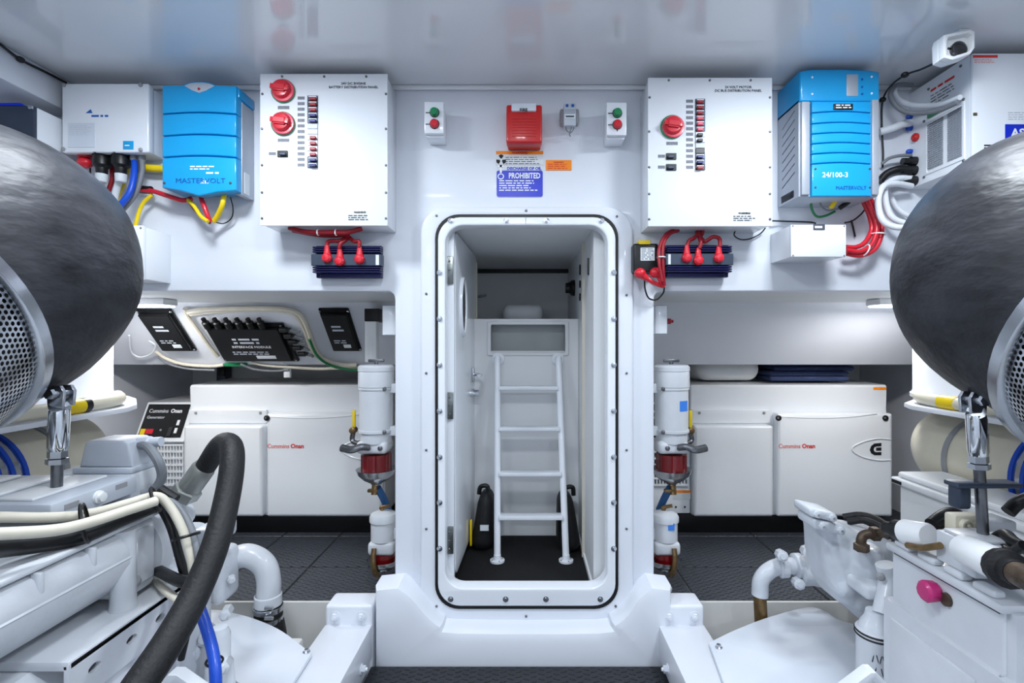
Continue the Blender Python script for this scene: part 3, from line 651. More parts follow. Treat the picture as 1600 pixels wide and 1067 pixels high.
c = P(133, 247, 1.94); bm = NB(); ball(bm, c+Vector((0, 0, -.018)), .026, .024, .02); lathe(bm, c+Vector((0, 0, .012)), (0, 0, -1), [(0, .024), (.012, .024)], 16); O('terminal_boot', bm, M['red'], t)
for x in (209, 222):
    c = P(x, 242, 1.94); bm = NB(); lathe(bm, c+Vector((0, 0, .01)), (0, 0, -1), [(0, .012), (.03, .012), (.034, .009)], 12); O('cable_gland', bm, M['mgrey'], t)
cable('cable', [(158, 275, 1.93), (157, 290, 1.945), (157, 305, 1.955), (158, 335, 1.955)], .012, 'wcable', 'left white cable dropping from the plug connectors')
cable('cable', [(188, 275, 1.93), (184, 290, 1.945), (179, 310, 1.955), (174, 347, 1.955)], .012, 'wcable', 'right white cable dropping from the plug connectors')
cable('cable', [(210, 252, 1.94), (210, 270, 1.92), (203, 300, 1.9), (183, 326, 1.893), (165, 345, 1.89)], .011, 'hoseblue', 'thick blue cable curving down below white enclosure')
cable('cable', [(222, 252, 1.94), (222, 270, 1.935), (212, 302, 1.928), (190, 330, 1.924), (172, 350, 1.922)], .009, 'gcable', 'dark grey cable curving beside the blue cable')
cable('cable', [(175, 256, 1.976), (175, 280, 1.978), (169, 300, 1.978), (166, 318, 1.976)], .008, 'dred', 'red cable passing between the plug connectors')
cable('cable', [(201, 258, 1.977), (193, 288, 1.982), (186, 305, 1.984), (184, 328, 1.984)], .006, 'yellow', 'yellow cable passing behind the blue cable')
cable('cable', [(138, 250, 1.96), (141, 265, 1.97), (139, 285, 1.97)], .003, 'black', 'thin black wire hanging under red terminal boot')
cable('cable', [(223, 262, 1.965), (240, 263, 1.96), (258, 264, 1.965)], .014, 'yellow', 'short thick yellow cable joining white and blue enclosures')
cable('cable', [(220, 297, 1.95), (240, 299, 1.94), (262, 306, 1.93), (285, 313, 1.94), (300, 310, 1.96)], .009, 'red', 'red cable running under the blue inverter')
cable('cable', [(212, 293, 1.96), (222, 296, 1.955), (236, 297, 1.95)], .015, 'black', 'short black sleeve on the red cable end')
cable('cable', [(238, 304, 1.95), (225, 316, 1.95), (217, 332, 1.95), (209, 363, 1.95)], .007, 'yellow', 'yellow lead dropping to left junction box')
cable('cable', [(292, 311, 1.95), (303, 322, 1.925), (314, 338, 1.91), (325, 346, 1.903)], .007, 'yellow', 'yellow lead looping down from inverter left end')
cable('cable', [(294, 313, 1.972), (305, 328, 1.965), (318, 342, 1.962), (328, 348, 1.958)], .006, 'dred', 'dark red lead looping beside the yellow lead')
cable('cable', [(314, 309, 1.93), (319, 322, 1.92), (324, 336, 1.92), (328, 346, 1.93)], .0085, 'red', 'bright red lead dropping from inverter middle')
cable('cable', [(350, 300, 1.93), (348, 318, 1.92), (341, 335, 1.935), (334, 346, 1.946)], .009, 'yellow', 'thick yellow lead dropping from inverter right end')
cable('cable', [(360, 308, 1.95), (364, 325, 1.96), (362, 340, 1.97), (350, 349, 1.97), (335, 347, 1.95)], .0022, 'black', 'thin black wire looping under the blue inverter')
# ---- blue inverter (left)
t = T('inverter', 'cyan blue inverter with four stacked cover panels and pointed base', 'inverter'); Yf = 1.88
def bp(bm, ylist, Yf_, Yb_, bev=.006): plate(bm, [(P(x, y, Yf_).x, P(x, y, Yf_).z) for x, y in ylist], [], Yf_, Yb_, bev, 3)
xl, xr = 253, 369
arc = lambda x0, x1, y, d, n=8: [(x0+(x1-x0)*k/n, y-d*math.sin(PI*k/n)) for k in range(n+1)]
ys = [133, 179, 213.5, 247]
for i in range(4):
    top = arc(xl, xr, ys[i], 3 if i else 0)
    if i == 0: top = [(xl, 133), (284, 133), (292, 129), (304, 127), (318, 127), (330, 129), (338, 133), (xr, 134)]
    bot = arc(xl, xr, ys[i+1]-1.8, 3) if i < 3 else [(xl, 293), (xl+30, 298), (311, 306), (340, 300), (xr, 297)]
    bm = NB(); bp(bm, top+bot[::-1], Yf, Yf+.035, .005); O('cover_panel', bm, M['blue'], t)
bm = NB(); a = P(254, 134, Yf); b = P(368, 294, Yf); box(bm, (a.x, Yf+.02, b.z), (b.x, WY-.005, a.z), .004); O('inner_body', bm, M['blue'], t)
bm = NB(); box(bm, (b.x-.02, Yf+.012, P(0, 150, Yf).z), (P(371, 0, Yf).x, WY, a.z), .005); O('side_cap', bm, M['blue'], t)
bm = NB(); box(bm, (b.x-.02, Yf+.035, P(0, 300, Yf).z), (P(370, 0, Yf).x, WY, P(0, 152, Yf).z), .003); sd = O('side_panel', bm, M['sgrey'], t)
bm = NB(); box(bm, (P(369.8, 0, Yf).x, 1.93, P(0, 296, Yf).z), (P(370.6, 0, Yf).x, 1.965, P(0, 262, Yf).z)); O('data_label', bm, M['paper'], sd)
bm = NB(); bp(bm, [(288, 134), (296, 130.5), (305, 129), (317, 129), (327, 130.5), (335, 134), (322, 141), (311, 145), (300, 141)], Yf-.002, Yf, .001); em = O('emblem_window', bm, M['lgrey'], t)
screw(P(311, 139, Yf-.002), FW, .005, M['red'], t)
for x in (257, 360): screw(P(x, 286, Yf), FW, .005, M['ink'], t)
text('MASTERVOLT', P(313, 286, Yf-.001), .026, M['inkblue'], t, sx=1.15)
fineprint(P(297, 262, Yf-.0005), .11, .009, 1, M['inkwhite'], t, seed=73); fineprint(P(297, 266, Yf-.0005), .1, .009, 1, M['inkwhite'], t, seed=31)
fineprint(P(322, 273, Yf-.0005), .05, .013, 1, M['inkwhite'], t, seed=74)
bm = NB(); c = P(319, 284, Yf-.001)
for k, (dx, h) in enumerate(((-.012, .010), (-.004, .02), (.004, .016), (.012, .008))): plate(bm, [(c.x+dx-.003, c.z-.006), (c.x+dx+.003, c.z-.006), (c.x+dx+.001, c.z-.006+h)], [], c.y, Yf, 0)
O('wave_logo', bm, M['inkwhite'], t)
# ---- junction box (left, below)
t = T('junction_box', 'tall white junction box below the inverter cables', 'junction box')
a = P(183, 352, 1.85); b = P(223, 437, 1.85)
bm = NB(); box(bm, (a.x-.02, 1.85, b.z), (b.x, 1.868, a.z), .003); O('lid', bm, M['panel'], t)
bm = NB(); box(bm, (a.x-.017, 1.868, b.z+.003), (b.x-.002, WY, a.z-.003), .003); O('box', bm, M['panel'], t)
for y in (356, 432): screw(P(220, y, 1.85), FW, .004, M['mgrey'], t)
# ---- dark cabinet at far left
t = T('wall_cabinet', 'dark grey cabinet with pale side under the ceiling beam', 'cabinet')
a = P(-40, 165, 1.8); b = P(52, 300, 1.8)
bm = NB(); box(bm, (a.x, 1.8, b.z), (b.x, 1.815, a.z), .003); O('door', bm, M['slate'], t)
bm = NB(); box(bm, (a.x, 1.815, b.z), (b.x, WY, a.z), .003); O('body', bm, M['panel'], t)
bm = NB(); box(bm, (a.x, 1.803, a.z+.002), (P(30, 0, 1.8).x, 1.83, a.z+.012), .002); O('blue_strip', bm, M['signblue'], t)
bm = NB(); lathe(bm, P(49, 168, 1.8), FW, [(0, .008), (.006, .008), (.008, 0)], 12); O('latch_stud', bm, M['steel'], t)
cable('cable', [(-20, 56, 1.655), (0, 69, 1.695), (32, 93, 1.764), (70, 112, 1.852), (103, 129, 1.94)], .0045, 'black', 'thin black cable clipped along the ceiling beam')
bm = NB(); ball(bm, P(32, 93, 1.762), .012, .014, .01); O('cable_clip', bm, M['black'], None, 'black clip holding the cable on the beam', 'clip')
# ---- blue charger (right)
t = T('battery_charger', 'blue ribbed battery charger with grey side pillars and small display', 'battery charger'); Yf = 1.836
xl, xr = 1250, 1375
X0 = P(xl, 0, Yf).x; X1 = P(xr, 0, Yf).x
zz = lambda y: P(0, y, Yf).z
# head
bm = NB(); plate(bm, [(X0, zz(158)), (X1, zz(158)), (X1, zz(112)), (X1-.03, zz(109)), ((X0+X1)/2, zz(107)), (X0+.03, zz(108)), (X0, zz(111))], [], Yf, WY, .008, 3); hd = O('head_cover', bm, M['blue'], t)
bm = NB(); pbox(bm, 1323, 116, 1341, 150, Yf-.002, Yf+.002, .001); O('display', bm, M['sgrey'], hd)
for y in (124, 136, 147):
    bm = NB(); lathe(bm, P(1347, y, Yf), FW, [(0, .004), (.003, .0035), (.003, 0)], 8); O('key', bm, M['inkblue'], hd)
for x, y in ((1269, 121), (1269, 147), (1362, 120), (1362, 146)): screw(P(x, y, Yf), FW, .004, M['inkwhite'], t)
# grey body
slots = [[(1.872, zz(172+k*14)+.0165), (1.872, zz(172+k*14)+.0115), (1.965, zz(172+k*14)-.021), (1.965, zz(172+k*14)-.016)] for k in range(8)]
slots.append(rrect(1.878, zz(303), 1.975, zz(291), .002, 2))
SXF = lambda u, d, v: Vector((d, u, v))
bm = NB(); box(bm, (X0+.05, Yf+.01, zz(306)), (X1, WY, zz(155)), .004); body = O('body', bm, M['sgrey'], t)
bm = NB(); plate(bm, rrect(Yf+.01, zz(306), WY, zz(155), .002, 2), slots, X0, X0+.003, 0, f=SXF); O('louvred_side', bm, M['sgrey'], body)
bm = NB(); box(bm, (X0+.003, Yf+.01, zz(306)), (X0+.05, Yf+.013, zz(155))); box(bm, (X0+.003, Yf+.013, zz(306)), (X0+.05, WY, zz(305))); box(bm, (X0+.003, Yf+.013, zz(157)), (X0+.05, WY, zz(155))); O('side_shell', bm, M['sgrey'], body)
bm = NB(); pbox(bm, 1253, 158, 1266, 304, Yf-.002, Yf+.02, .004); O('pillar', bm, M['sgrey'], t)
bm = NB(); pbox(bm, 1363, 155, 1374, 304, Yf-.002, Yf+.02, .004); O('pillar', bm, M['sgrey'], t)
rb = [158, 176, 193, 209, 224.5, 240.5, 256]
for i in range(7):
    top = arc(1269, 1361, rb[i]+1, 2.5 if i else 0, 6)
    bot = arc(1269, 1361, rb[i+1]-.4, 2.5, 6) if i < 6 else [(1269, 306), (1361, 306)]
    bm = NB(); bp(bm, top+bot[::-1], Yf-.006, Yf+.014, .003); O('front_rib', bm, M['blue'], t)
bm = NB(); pbox(bm, 1267, 156, 1363, 307, Yf+.006, Yf+.012); O('rib_backing', bm, M['blue'], t)
bm = NB(); pbox(bm, 1303, 162, 1333, 171, Yf-.01, Yf-.005, .001); nb = O('name_badge', bm, M['black'], t)
fineprint(P(1306, 170, Yf-.010), .06, .017, 2, M['inkwhite'], t, seed=75)
text('24/100-3', P(1305, 277, Yf-.0072), .026, M['inkwhite'], t, bold=.01)
text('MASTERVOLT', P(1330, 296, Yf-.0072), .018, M['inkblue'], t)
for x, y in ((1274, 264), (1274, 293), (1359, 264), (1359, 293)): screw(P(x, y, Yf-.006), FW, .004, M['ink'], t)
# ---- junction box right
t = T('junction_box', 'wide white junction box with grey tag below the charger', 'junction box')
a = P(1236, 351, 1.84); b = P(1322, 401, 1.84)
bm = NB(); box(bm, (a.x, 1.84, b.z), (b.x, 1.85, a.z), .0015); O('lid', bm, M['panel'], t)
bm = NB(); box(bm, (a.x+.002, 1.85, b.z), (b.x-.002, WY, a.z-.002), .002); O('box', bm, M['panel'], t)
bm = NB(); pbox(bm, 1271, 350, 1289, 359, 1.838, 1.84); O('tag', bm, M['ink'], t)
fineprint(P(1273, 358, 1.838), .032, .015, 1, M['inkwhite'], t, seed=76)
for x, y in ((1239, 353), (1319, 353), (1239, 399), (1319, 399)): screw(P(x, y, 1.84), FW, .0035, M['mgrey'], t)
cable('cable', [(1207, 345, 1.97), (1235, 346, 1.985), (1265, 347, 1.99), (1275, 349, 1.985)], .003, 'black', 'thin black cable running onto the wide junction box')
cable('cable', [(1320, 348, 1.97), (1332, 345, 1.98), (1345, 335, 1.975), (1353, 325, 1.96)], .003, 'black', 'thin black cable leaving wide junction box upward')
cable('cable', [(1330, 344, 1.985), (1333, 356, 1.99), (1336, 370, 1.992)], .0035, 'black', 'short black cable tail hanging right of junction box')
cable('cable', [(1268, 308, 1.92), (1268, 325, 1.95), (1276, 338, 1.97), (1290, 337, 1.97), (1305, 330, 1.96)], .0045, 'greenw', 'green wire looping beneath the charger')
cable('cable', [(1280, 308, 1.92), (1283, 322, 1.93), (1294, 329, 1.94), (1310, 326, 1.93)], .0035, 'gcable', 'grey wire looping beneath the charger')
cable('cable', [(1308, 308, 1.92), (1303, 318, 1.92), (1297, 325, 1.93)], .008, 'yellow', 'short yellow wire beneath the charger')
cable('cable', [(1335, 306, 1.93), (1325, 316, 1.93), (1312, 325, 1.935)], .009, 'black', 'black cable sleeve beneath the charger')
bundle('cable_bundle', [[(1352, 308, 1.94), (1362, 330, 1.94), (1370, 355, 1.93), (1362, 382, 1.92), (1343, 393, 1.92), (1322, 391, 1.92)], [(1358, 308, 1.95), (1370, 330, 1.95), (1378, 358, 1.94), (1368, 388, 1.93), (1345, 399, 1.93), (1322, 396, 1.93)], [(1346, 308, 1.955), (1358, 335, 1.955), (1362, 358, 1.95), (1352, 378, 1.94), (1338, 386, 1.94), (1322, 386, 1.94)]], .009, 'red', 'red cables curving from charger into wide junction box', [(1372, 366, 1.935, (.1, 0, 1), .024), (1352, 391, 1.925, (1, 0, -.4), .022)])
# ---- big white cabinet at right
t = T('shore_power_cabinet', 'large white power cabinet with twin mesh vents on its side', 'cabinet')
XA = 1.495; YF = 1.713; zt_ = 2.158; zb_ = 1.788
VENTS = ((1.905, 1.835), (1.815, 1.755))
bm = NB(); box(bm, (XA+.16, YF+.012, zb_), (2.3, WY, zt_), .004); cb = O('body', bm, M['panel'], t)
bm = NB(); plate(bm, rrect(YF+.012, zb_, WY, zt_, .002, 2), [rrect(yb, 1.83, ya, 2.0, .002, 2) for ya, yb in VENTS], XA, XA+.003, 0, f=lambda u, d, v: Vector((d, u, v))); O('side_sheet', bm, M['panel'], cb)
bm = NB(); box(bm, (XA+.003, YF+.012, zb_), (XA+.16, WY, zb_+.003)); box(bm, (XA+.003, YF+.012, zt_-.003), (XA+.16, WY, zt_)); box(bm, (XA+.003, WY-.003, zb_+.003), (XA+.16, WY, zt_-.003)); O('shell', bm, M['panel'], cb)
bm = NB(); box(bm, (XA, YF, zb_), (2.3, YF+.012, zt_), .004); dd = O('front_cover', bm, M['panel'], t)
UX, UZ = (0, -1, 0), (0, 0, 1)
SP = lambda y, z: Vector((XA-.0012, y, z))
for (ya, yb) in VENTS:
    bm = NB(); nu, nv = 9, 22; du = (ya-yb)/nu; dv = .17/nv; OC8 = [(-.5, -.5), (0, -.5), (.5, -.5), (.5, 0), (.5, .5), (0, .5), (-.5, .5), (-.5, 0)]
    for iu in range(nu):
        for iv in range(nv):
            cu, cv = yb+(iu+.5)*du, 1.83+(iv+.5)*dv
            o_ = [bm.verts.new((XA-.0015, cu+x_*du, cv+y_*dv)) for x_, y_ in OC8]
            q_ = [bm.verts.new((XA-.0015, cu+math.cos(math.atan2(y_, x_))*.38*du, cv+math.sin(math.atan2(y_, x_))*.38*dv)) for x_, y_ in OC8]
            for k in range(8): bm.faces.new((o_[k], o_[(k+1) % 8], q_[(k+1) % 8], q_[k]))
    g = O('mesh_vent', bm, M['sgrey'], t); md = g.modifiers.new('sheet', 'SOLIDIFY'); md.thickness = .0012; md.offset = 0
bm = NB(); plate(bm, rrect(1.745, 1.815, 1.915, 2.015, .004), [rrect(1.752, 1.822, 1.908, 2.008, .004)], XA-.003, XA, 0, f=lambda u, d, v: Vector((d, u, v))); O('vent_frame', bm, M['panel'], t)
for y, z in ((1.922, 2.02), (1.748, 2.02), (1.748, 1.81), (1.922, 1.81), (1.9, 2.13), (1.76, 2.14)): screw(SP(y, z), (-1, 0, 0), .005, M['dsteel'], t)
fineprint(SP(1.89, 2.11), .11, .016, 1, M['inkred'], t, ux=UX, seed=77); fineprint(SP(1.89, 2.06), .11, .045, 4, M['ink'], t, ux=UX, seed=41, fill=.3)
bm = NB(); box(bm, (XA-.008, 1.81, 2.02), (XA, 1.9, 2.034), .002); O('green_terminal', bm, M['green'], t)
bm = NB(); lathe(bm, SP(1.96, 1.975), (-1, 0, 0), [(0, .016), (.008, .016), (.014, .01), (.015, 0)], 14); O('orange_lamp', bm, M['alarm'], t)
for z in (2.065, 2.02, 1.93):
    bm = NB(); lathe(bm, SP(1.985, z), (-1, 0, 0), [(0, .009), (.014, .009), (.018, .006)], 12); O('blue_gland', bm, M['hoseblue'], t)
for z in (1.885, 1.85, 1.81):
    bm = NB(); lathe(bm, SP(1.965, z), (-1, 0, 0), [(0, .018), (.02, .018), (.024, .013), (.05, .013)], 14); O('cable_gland', bm, M['black'], t)
fx = P(1525, 0, YF).x
bm = NB(); pbox(bm, 1521, 86, 1559, 90, YF-.001, YF+.001); O('red_stripe', bm, M['inkred'], dd)
fineprint(P(1522, 99, YF), .075, .016, 3, M['inkpink'], dd, seed=43, fill=.35)
bm = NB(); pbox(bm, 1571, 194, 1640, 240, YF-.0015, YF+.001); O('brand_plate', bm, M['signblue'], dd)
text('ASEA', P(1580, 214, YF-.003), .04, M['inkwhite'], dd, align='LEFT', bold=.02)
fineprint(P(1575, 188, YF), .08, .03, 4, M['lgrey'], dd, seed=44, fill=.4)
bm = NB(); pbox(bm, 1522, 176, 1527, 180, YF-.003, YF+.001); O('latch', bm, M['brass'], dd)
for k in range(4):
    bm = NB(); pbox(bm, 1538, 226+k*4, 1556, 228+k*4, YF-.001, YF+.001); O('louvre', bm, M['inkblk'], dd)
# cables to the cabinet
cable('cable', [(1500, 152, 1.74), (1470, 163, 1.82), (1435, 165, 1.9), (1412, 160, 1.94), (1398, 145, 1.96), (1405, 128, 1.97), (1425, 122, 1.98)], .009, 'wcable', 'upper white cable looping onto cabinet side')
cable('cable', [(1497, 160, 1.735), (1465, 173, 1.81), (1430, 177, 1.885), (1405, 170, 1.905), (1391, 149, 1.925), (1401, 133, 1.945), (1425, 133, 1.962)], .008, 'gcable', 'grey cable looping below the upper white cable')
cable('cable', [(1375, 206, 1.97), (1395, 200, 1.955), (1410, 194, 1.96), (1422, 192, 1.97)], .014, 'wcable', 'thick white cable entering cabinet beside blue glands')
cable('cable', [(1378, 256, 1.97), (1390, 247, 1.96), (1408, 243, 1.955), (1424, 243, 1.96)], .006, 'gcable', 'grey cable entering cabinet side below orange lamp')
cable('cable', [(1374, 284, 1.985), (1386, 271, 1.979), (1405, 264, 1.965), (1424, 266, 1.96)], .014, 'black', 'thick black cable entering cabinet side')
cable('cable', [(1424, 291, 1.955), (1400, 287, 1.93), (1380, 291, 1.912), (1372, 315, 1.902), (1378, 342, 1.894), (1395, 354, 1.885), (1430, 356, 1.865)], .0112, 'wcable', 'outer white cable sweeping in a loop under the cabinet')
cable('cable', [(1424, 279, 1.965), (1401, 279, 1.95), (1384, 290, 1.941), (1384, 315, 1.937), (1392, 338, 1.931), (1412, 348, 1.92), (1440, 350, 1.9)], .0112, 'wcable', 'inner white cable sweeping in a loop under the cabinet')
cable('cable', [(1380, 283, 1.986), (1390, 303, 1.985), (1402, 325, 1.98), (1420, 337, 1.968), (1450, 341, 1.945)], .009, 'wcable', 'thin white cable inside the loop under the cabinet')
# ---- ceiling camera
t = T('security_camera', 'white ceiling camera with black lens beside power cabinet', 'camera'); Yk = 1.62
pl = [(1466, 68), (1468, 60), (1508, 51), (1515, 55), (1515, 80), (1508, 90), (1480, 99), (1467, 95)]
bm = NB(); plate(bm, [(P(x, y, Yk).x, P(x, y, Yk).z) for x, y in pl], [], Yk, Yk+.025, .006, 3); O('housing', bm, M['white'], t)
pl2 = [(1472, 70), (1474, 64), (1506, 57), (1511, 60), (1511, 79), (1505, 86), (1482, 93), (1472, 90)]
bm = NB(); plate(bm, [(P(x, y, Yk).x, P(x, y, Yk).z) for x, y in pl], [[(P(x, y, Yk).x, P(x, y, Yk).z) for x, y in pl2]], Yk-.02, Yk, .003, 2); O('hood', bm, M['white'], t)
c = P(1496, 79, Yk); bm = NB(); lathe(bm, c, FW, [(-.002, .026), (.008, .026), (.01, .022), (.008, .018), (.008, 0)], 20); le = O('lens', bm, M['lens'], t)
screw(P(1482, 76, Yk), FW, .004, M['black'], t)
bm = NB(); cc = P(1492, 60, Yk+.05); box(bm, (cc.x-.02, Yk+.01, cc.z-.01), (cc.x+.02, Yk+.03, CEIL), .003); O('mount', bm, M['white'], t)
cable('cable', [(1466, 96, 1.66), (1440, 108, 1.72), (1415, 117, 1.8), (1392, 134, 1.9), (1379, 158, 1.975), (1378, 200, 1.985), (1380, 240, 1.985), (1379, 262, 1.985)], .0035, 'black', 'thin black camera cable looping down behind the charger')
bm = NB(); ball(bm, P(1414, 117, 1.795), .013, .012, .01); O('cable_clip', bm, M['black'], None, 'black clip on the camera cable at ceiling', 'clip')
bm = NB(); ball(bm, P(1379, 156, 1.97), .012, .012, .01); O('cable_clip', bm, M['black'], None, 'black clip on the camera cable beside charger', 'clip')
# ================================================================== generators
def make_generator(label):
    """built at the right-hand berth (front plane Y=2.9)"""
    G = 2.9; t = T('generator', label, 'generator', 'twin generator sets')
    zz = lambda y: P(0, y, G).z; xx = lambda x: P(x, 0, G).x
    z0, z1 = zz(806), zz(602)
    # black base rail
    bm = NB(); box(bm, (xx(1052), G+.03, DECK), (xx(1386), G+.70, z0), .004); O('base_rail', bm, M['black'], t)
    # enclosure: extruded side profile (Y,Z)
    prof = [(G+.02, z0), (G+.02, zz(668)), (G+.035, zz(640)), (G+.03, z1-.012), (G+.04, z1), (G+.42, z1+.012), (G+.72, z1-.02), (G+.72, z0)]
    bm = NB(); plate(bm, prof, [], xx(1081), xx(1391), .012, 3, f=lambda u, d, v: Vector((d, u, v))); O('enclosure', bm, M['genw'], t)
    for v in ():
        pass
    # front doors
    bm = NB(); plate(bm, rrect(xx(1082), zz(805), xx(1205), zz(664), .012), [], G-.028, G+.03, .016, 4); ld_ = O('front_door', bm, M['genw'], t)
    bm = NB(); plate(bm, rrect(xx(1211), zz(805), xx(1390), zz(645), .012), [], G-.028, G+.03, .016, 4); rd = O('front_door', bm, M['genw'], t)
    bm = NB(); plate(bm, rrect(xx(1083), zz(662), xx(1205), zz(641), .004), [], G+.015, G+.04, .003, 2); O('upper_strip', bm, M['genw'], t)
    # pressed crease on the door, oval recess
    bm = NB(); tube(bm, [P(1222, 651, G-.027), P(1280, 653, G-.027), P(1330, 651, G-.027), P(1370, 646, G-.027)], .004, 6); O('crease', bm, M['genw'], rd)
    ov = lambda a, b: [(P(1365, 700, G).x+a*math.cos(k*PI/14), P(1365, 700, G).z+b*math.sin(k*PI/14)) for k in range(28)]
    bm = NB(); pts = [(x, z) for x, z in ov(.125, .058) if x < xx(1388)]
    tube(bm, [Vector((x, G-.0285, z)) for x, z in ov(.125, .058) if x < xx(1386)][5:] if False else [Vector((P(1386, 0, G).x, G-.028, zz(685))), Vector((xx(1365), G-.0285, zz(684))), Vector((xx(1340), G-.0285, zz(690))), Vector((xx(1326), G-.0285, zz(700))), Vector((xx(1340), G-.0285, zz(711))), Vector((xx(1365), G-.0285, zz(717))), Vector((P(1386, 0, G).x, G-.028, zz(717)))], .005, 6)
    O('oval_recess', bm, M['genw'], rd)
    # logo
    Yl = G-.029; c = P(1368, 701, Yl); u = Yl/F
    bm = NB(); k = u*1.0
    plate(bm, [(c.x+a*k, c.z+b*k) for a, b in ((-9, -2), (-7, 4), (-2, 8), (9, 9), (9, 4), (1, 3.5), (-2, 2), (-3, -1), (-2, -4), (1, -5.5), (9, -5), (9, -10), (-2, -10), (-7, -7))], [], Yl-.0008, Yl+.0005, 0)
    plate(bm, [(c.x+a*k, c.z+b*k) for a, b in ((1, -3), (1, 1.5), (9, 2), (9, -3))], [], Yl-.0008, Yl+.0005, 0); O('logo', bm, M['inkblk'], rd)
    text('Cummins', P(1251, 700, Yl), .034, M['inkpink'], rd, align='RIGHT', bold=.01, sx=.95)
    text('Onan', P(1253, 700, Yl), .034, M['inkred'], rd, align='LEFT', bold=.03, sx=.98)
    for x, y in ((1216, 653), (1383, 653)):
        bm = NB(); lathe(bm, P(x, y, G-.028), FW, [(0, .016), (.006, .016), (.008, .012), (.008, 0)], 14); kn = O('quarter_turn', bm, M['black'], t)
        bm = NB(); lathe(bm, P(x, y, G-.0365), FW, [(0, .006), (.002, .005), (.002, 0)], 8); O('slot_head', bm, M['steel'], kn)
    for x in (1093, 1194): screw(P(x, 645, G+.014), FW, .008, M['mgrey'], t)
    bm = NB(); pbox(bm, 1365, 605, 1385, 609, G+.028, G+.032); O('orange_label', bm, M['orange'], t)
    # control and grille module on the left end
    mod = []
    zg0, zg1 = zz(804), zz(690)
    bm = NB(); plate(bm, rrect(xx(999), zg0, xx(1080), zg1, .006, 2), [rrect(xx(1017), zz(757), xx(1075), zz(694), .003, 2)], G+.02, G+.25, .005, 2); box(bm, (xx(999), G+.25, zg0), (xx(1080), G+.66, zg1)); gm = O('air_intake_module', bm, M['genw'], t)
    bm = NB(); plate(bm, rrect(xx(1018), zz(756), xx(1074), zz(695), .003), [], G+.235, G+.25, 0); gb = O('radiator_core', bm, M['slate'], gm)
    bm = NB()
    for k in range(7):
        y = 694+k*10.4; pbox(bm, 1016, y, 1076, y+3, G+.004, G+.02)
    for k in range(13):
        x = 1016+k*4.8; pbox(bm, x, 694, x+1.8, 758, G+.006, G+.02)
    O('grille', bm, M['genw'], gm)
    # sloped control head
    bm = NB(); plate(bm, [(G+.0, zz(690)), (G+.11, zz(632)), (G+.6, zz(628)), (G+.6, zz(690))], [], xx(999), xx(1078), .006, 2, f=lambda u_, d, v: Vector((d, u_, v))); ch = O('control_head', bm, M['genw'], t)
    a = Vector((0, G+.0, zz(690))); b = Vector((0, G+.11, zz(632))); sl = (b-a); L = sl.length; uz = sl.normalized(); un = Vector((1, 0, 0)).cross(uz)
    def CP(x, f, o=0): return Vector((xx(x), 0, 0))+a+sl*f+un*o
    bm = NB(); p = [CP(1004, .1, .001), CP(1071, .1, .001), CP(1071, .94, .001), CP(1004, .94, .001)]; q = [v+un*.004 for v in p]
    rings(bm, [p, q]); cpn = O('control_panel', bm, M['black'], ch)
    text('Cummins', CP(1008, .72, .006), .033, M['inkwhite'], ch, align='LEFT', uz=uz, sx=.9)
    text('Onan', CP(1043, .72, .006), .033, M['inkwhite'], ch, align='LEFT', uz=uz, bold=.03, sx=.9)
    text('Generator', CP(1008, .57, .006), .024, M['inkwhite'], ch, align='LEFT', uz=uz)
    bm = NB(); p = [CP(1007, .12, .005), CP(1014, .12, .005), CP(1014, .3, .005), CP(1007, .3, .005)]; rings(bm, [p, [v+un*.008 for v in p]]); O('stop_button', bm, M['yellow'], ch)
    bm = NB(); p = [CP(1014, .18, .005), CP(1026, .18, .005), CP(1026, .3, .005), CP(1014, .3, .005)]; rings(bm, [p, [v+un*.006 for v in p]]); O('red_switch', bm, M['red'], ch)
    bm = NB(); p = [CP(1050, .12, .005), CP(1056, .12, .005), CP(1056, .34, .005), CP(1050, .34, .005)]; rings(bm, [p, [v+un*.008 for v in p]]); O('rocker', bm, M['lens'], ch)
    for f_ in (.2, .4):
        bm = NB(); p = [CP(1059, f_, .005), CP(1063, f_, .005), CP(1063, f_+.13, .005), CP(1059, f_+.13, .005)]; rings(bm, [p, [v+un*.003 for v in p]]); O('marking', bm, M['inkwhite'], ch)
    bm = NB(); lathe(bm, CP(1037, .28, .005), un, [(0, .006), (.003, .006), (.004, 0)], 10); O('gauge', bm, M['mgrey'], ch)
    # warning label low on the module
    bm = NB(); pbox(bm, 1052, 766, 1079, 780, G+.018, G+.0205); lb = O('warning_label', bm, M['paper'], gm)
    bm = NB(); pbox(bm, 1052, 766, 1079, 770, G+.017, G+.018); O('orange_band', bm, M['orange'], lb)
    for x in (1056, 1070): screw(P(x, 792, G+.02), FW, .006, M['black'], gm)
    return t
gr = make_generator('white generator with folded towels and a rolled pillow on top')
finalize(gr)
gl = copytree(gr); gl.location.x += P(290, 0, 2.9).x-P(1081, 0, 2.9).x
gl['label'] = 'white generator with black control head beside the bent black hose'
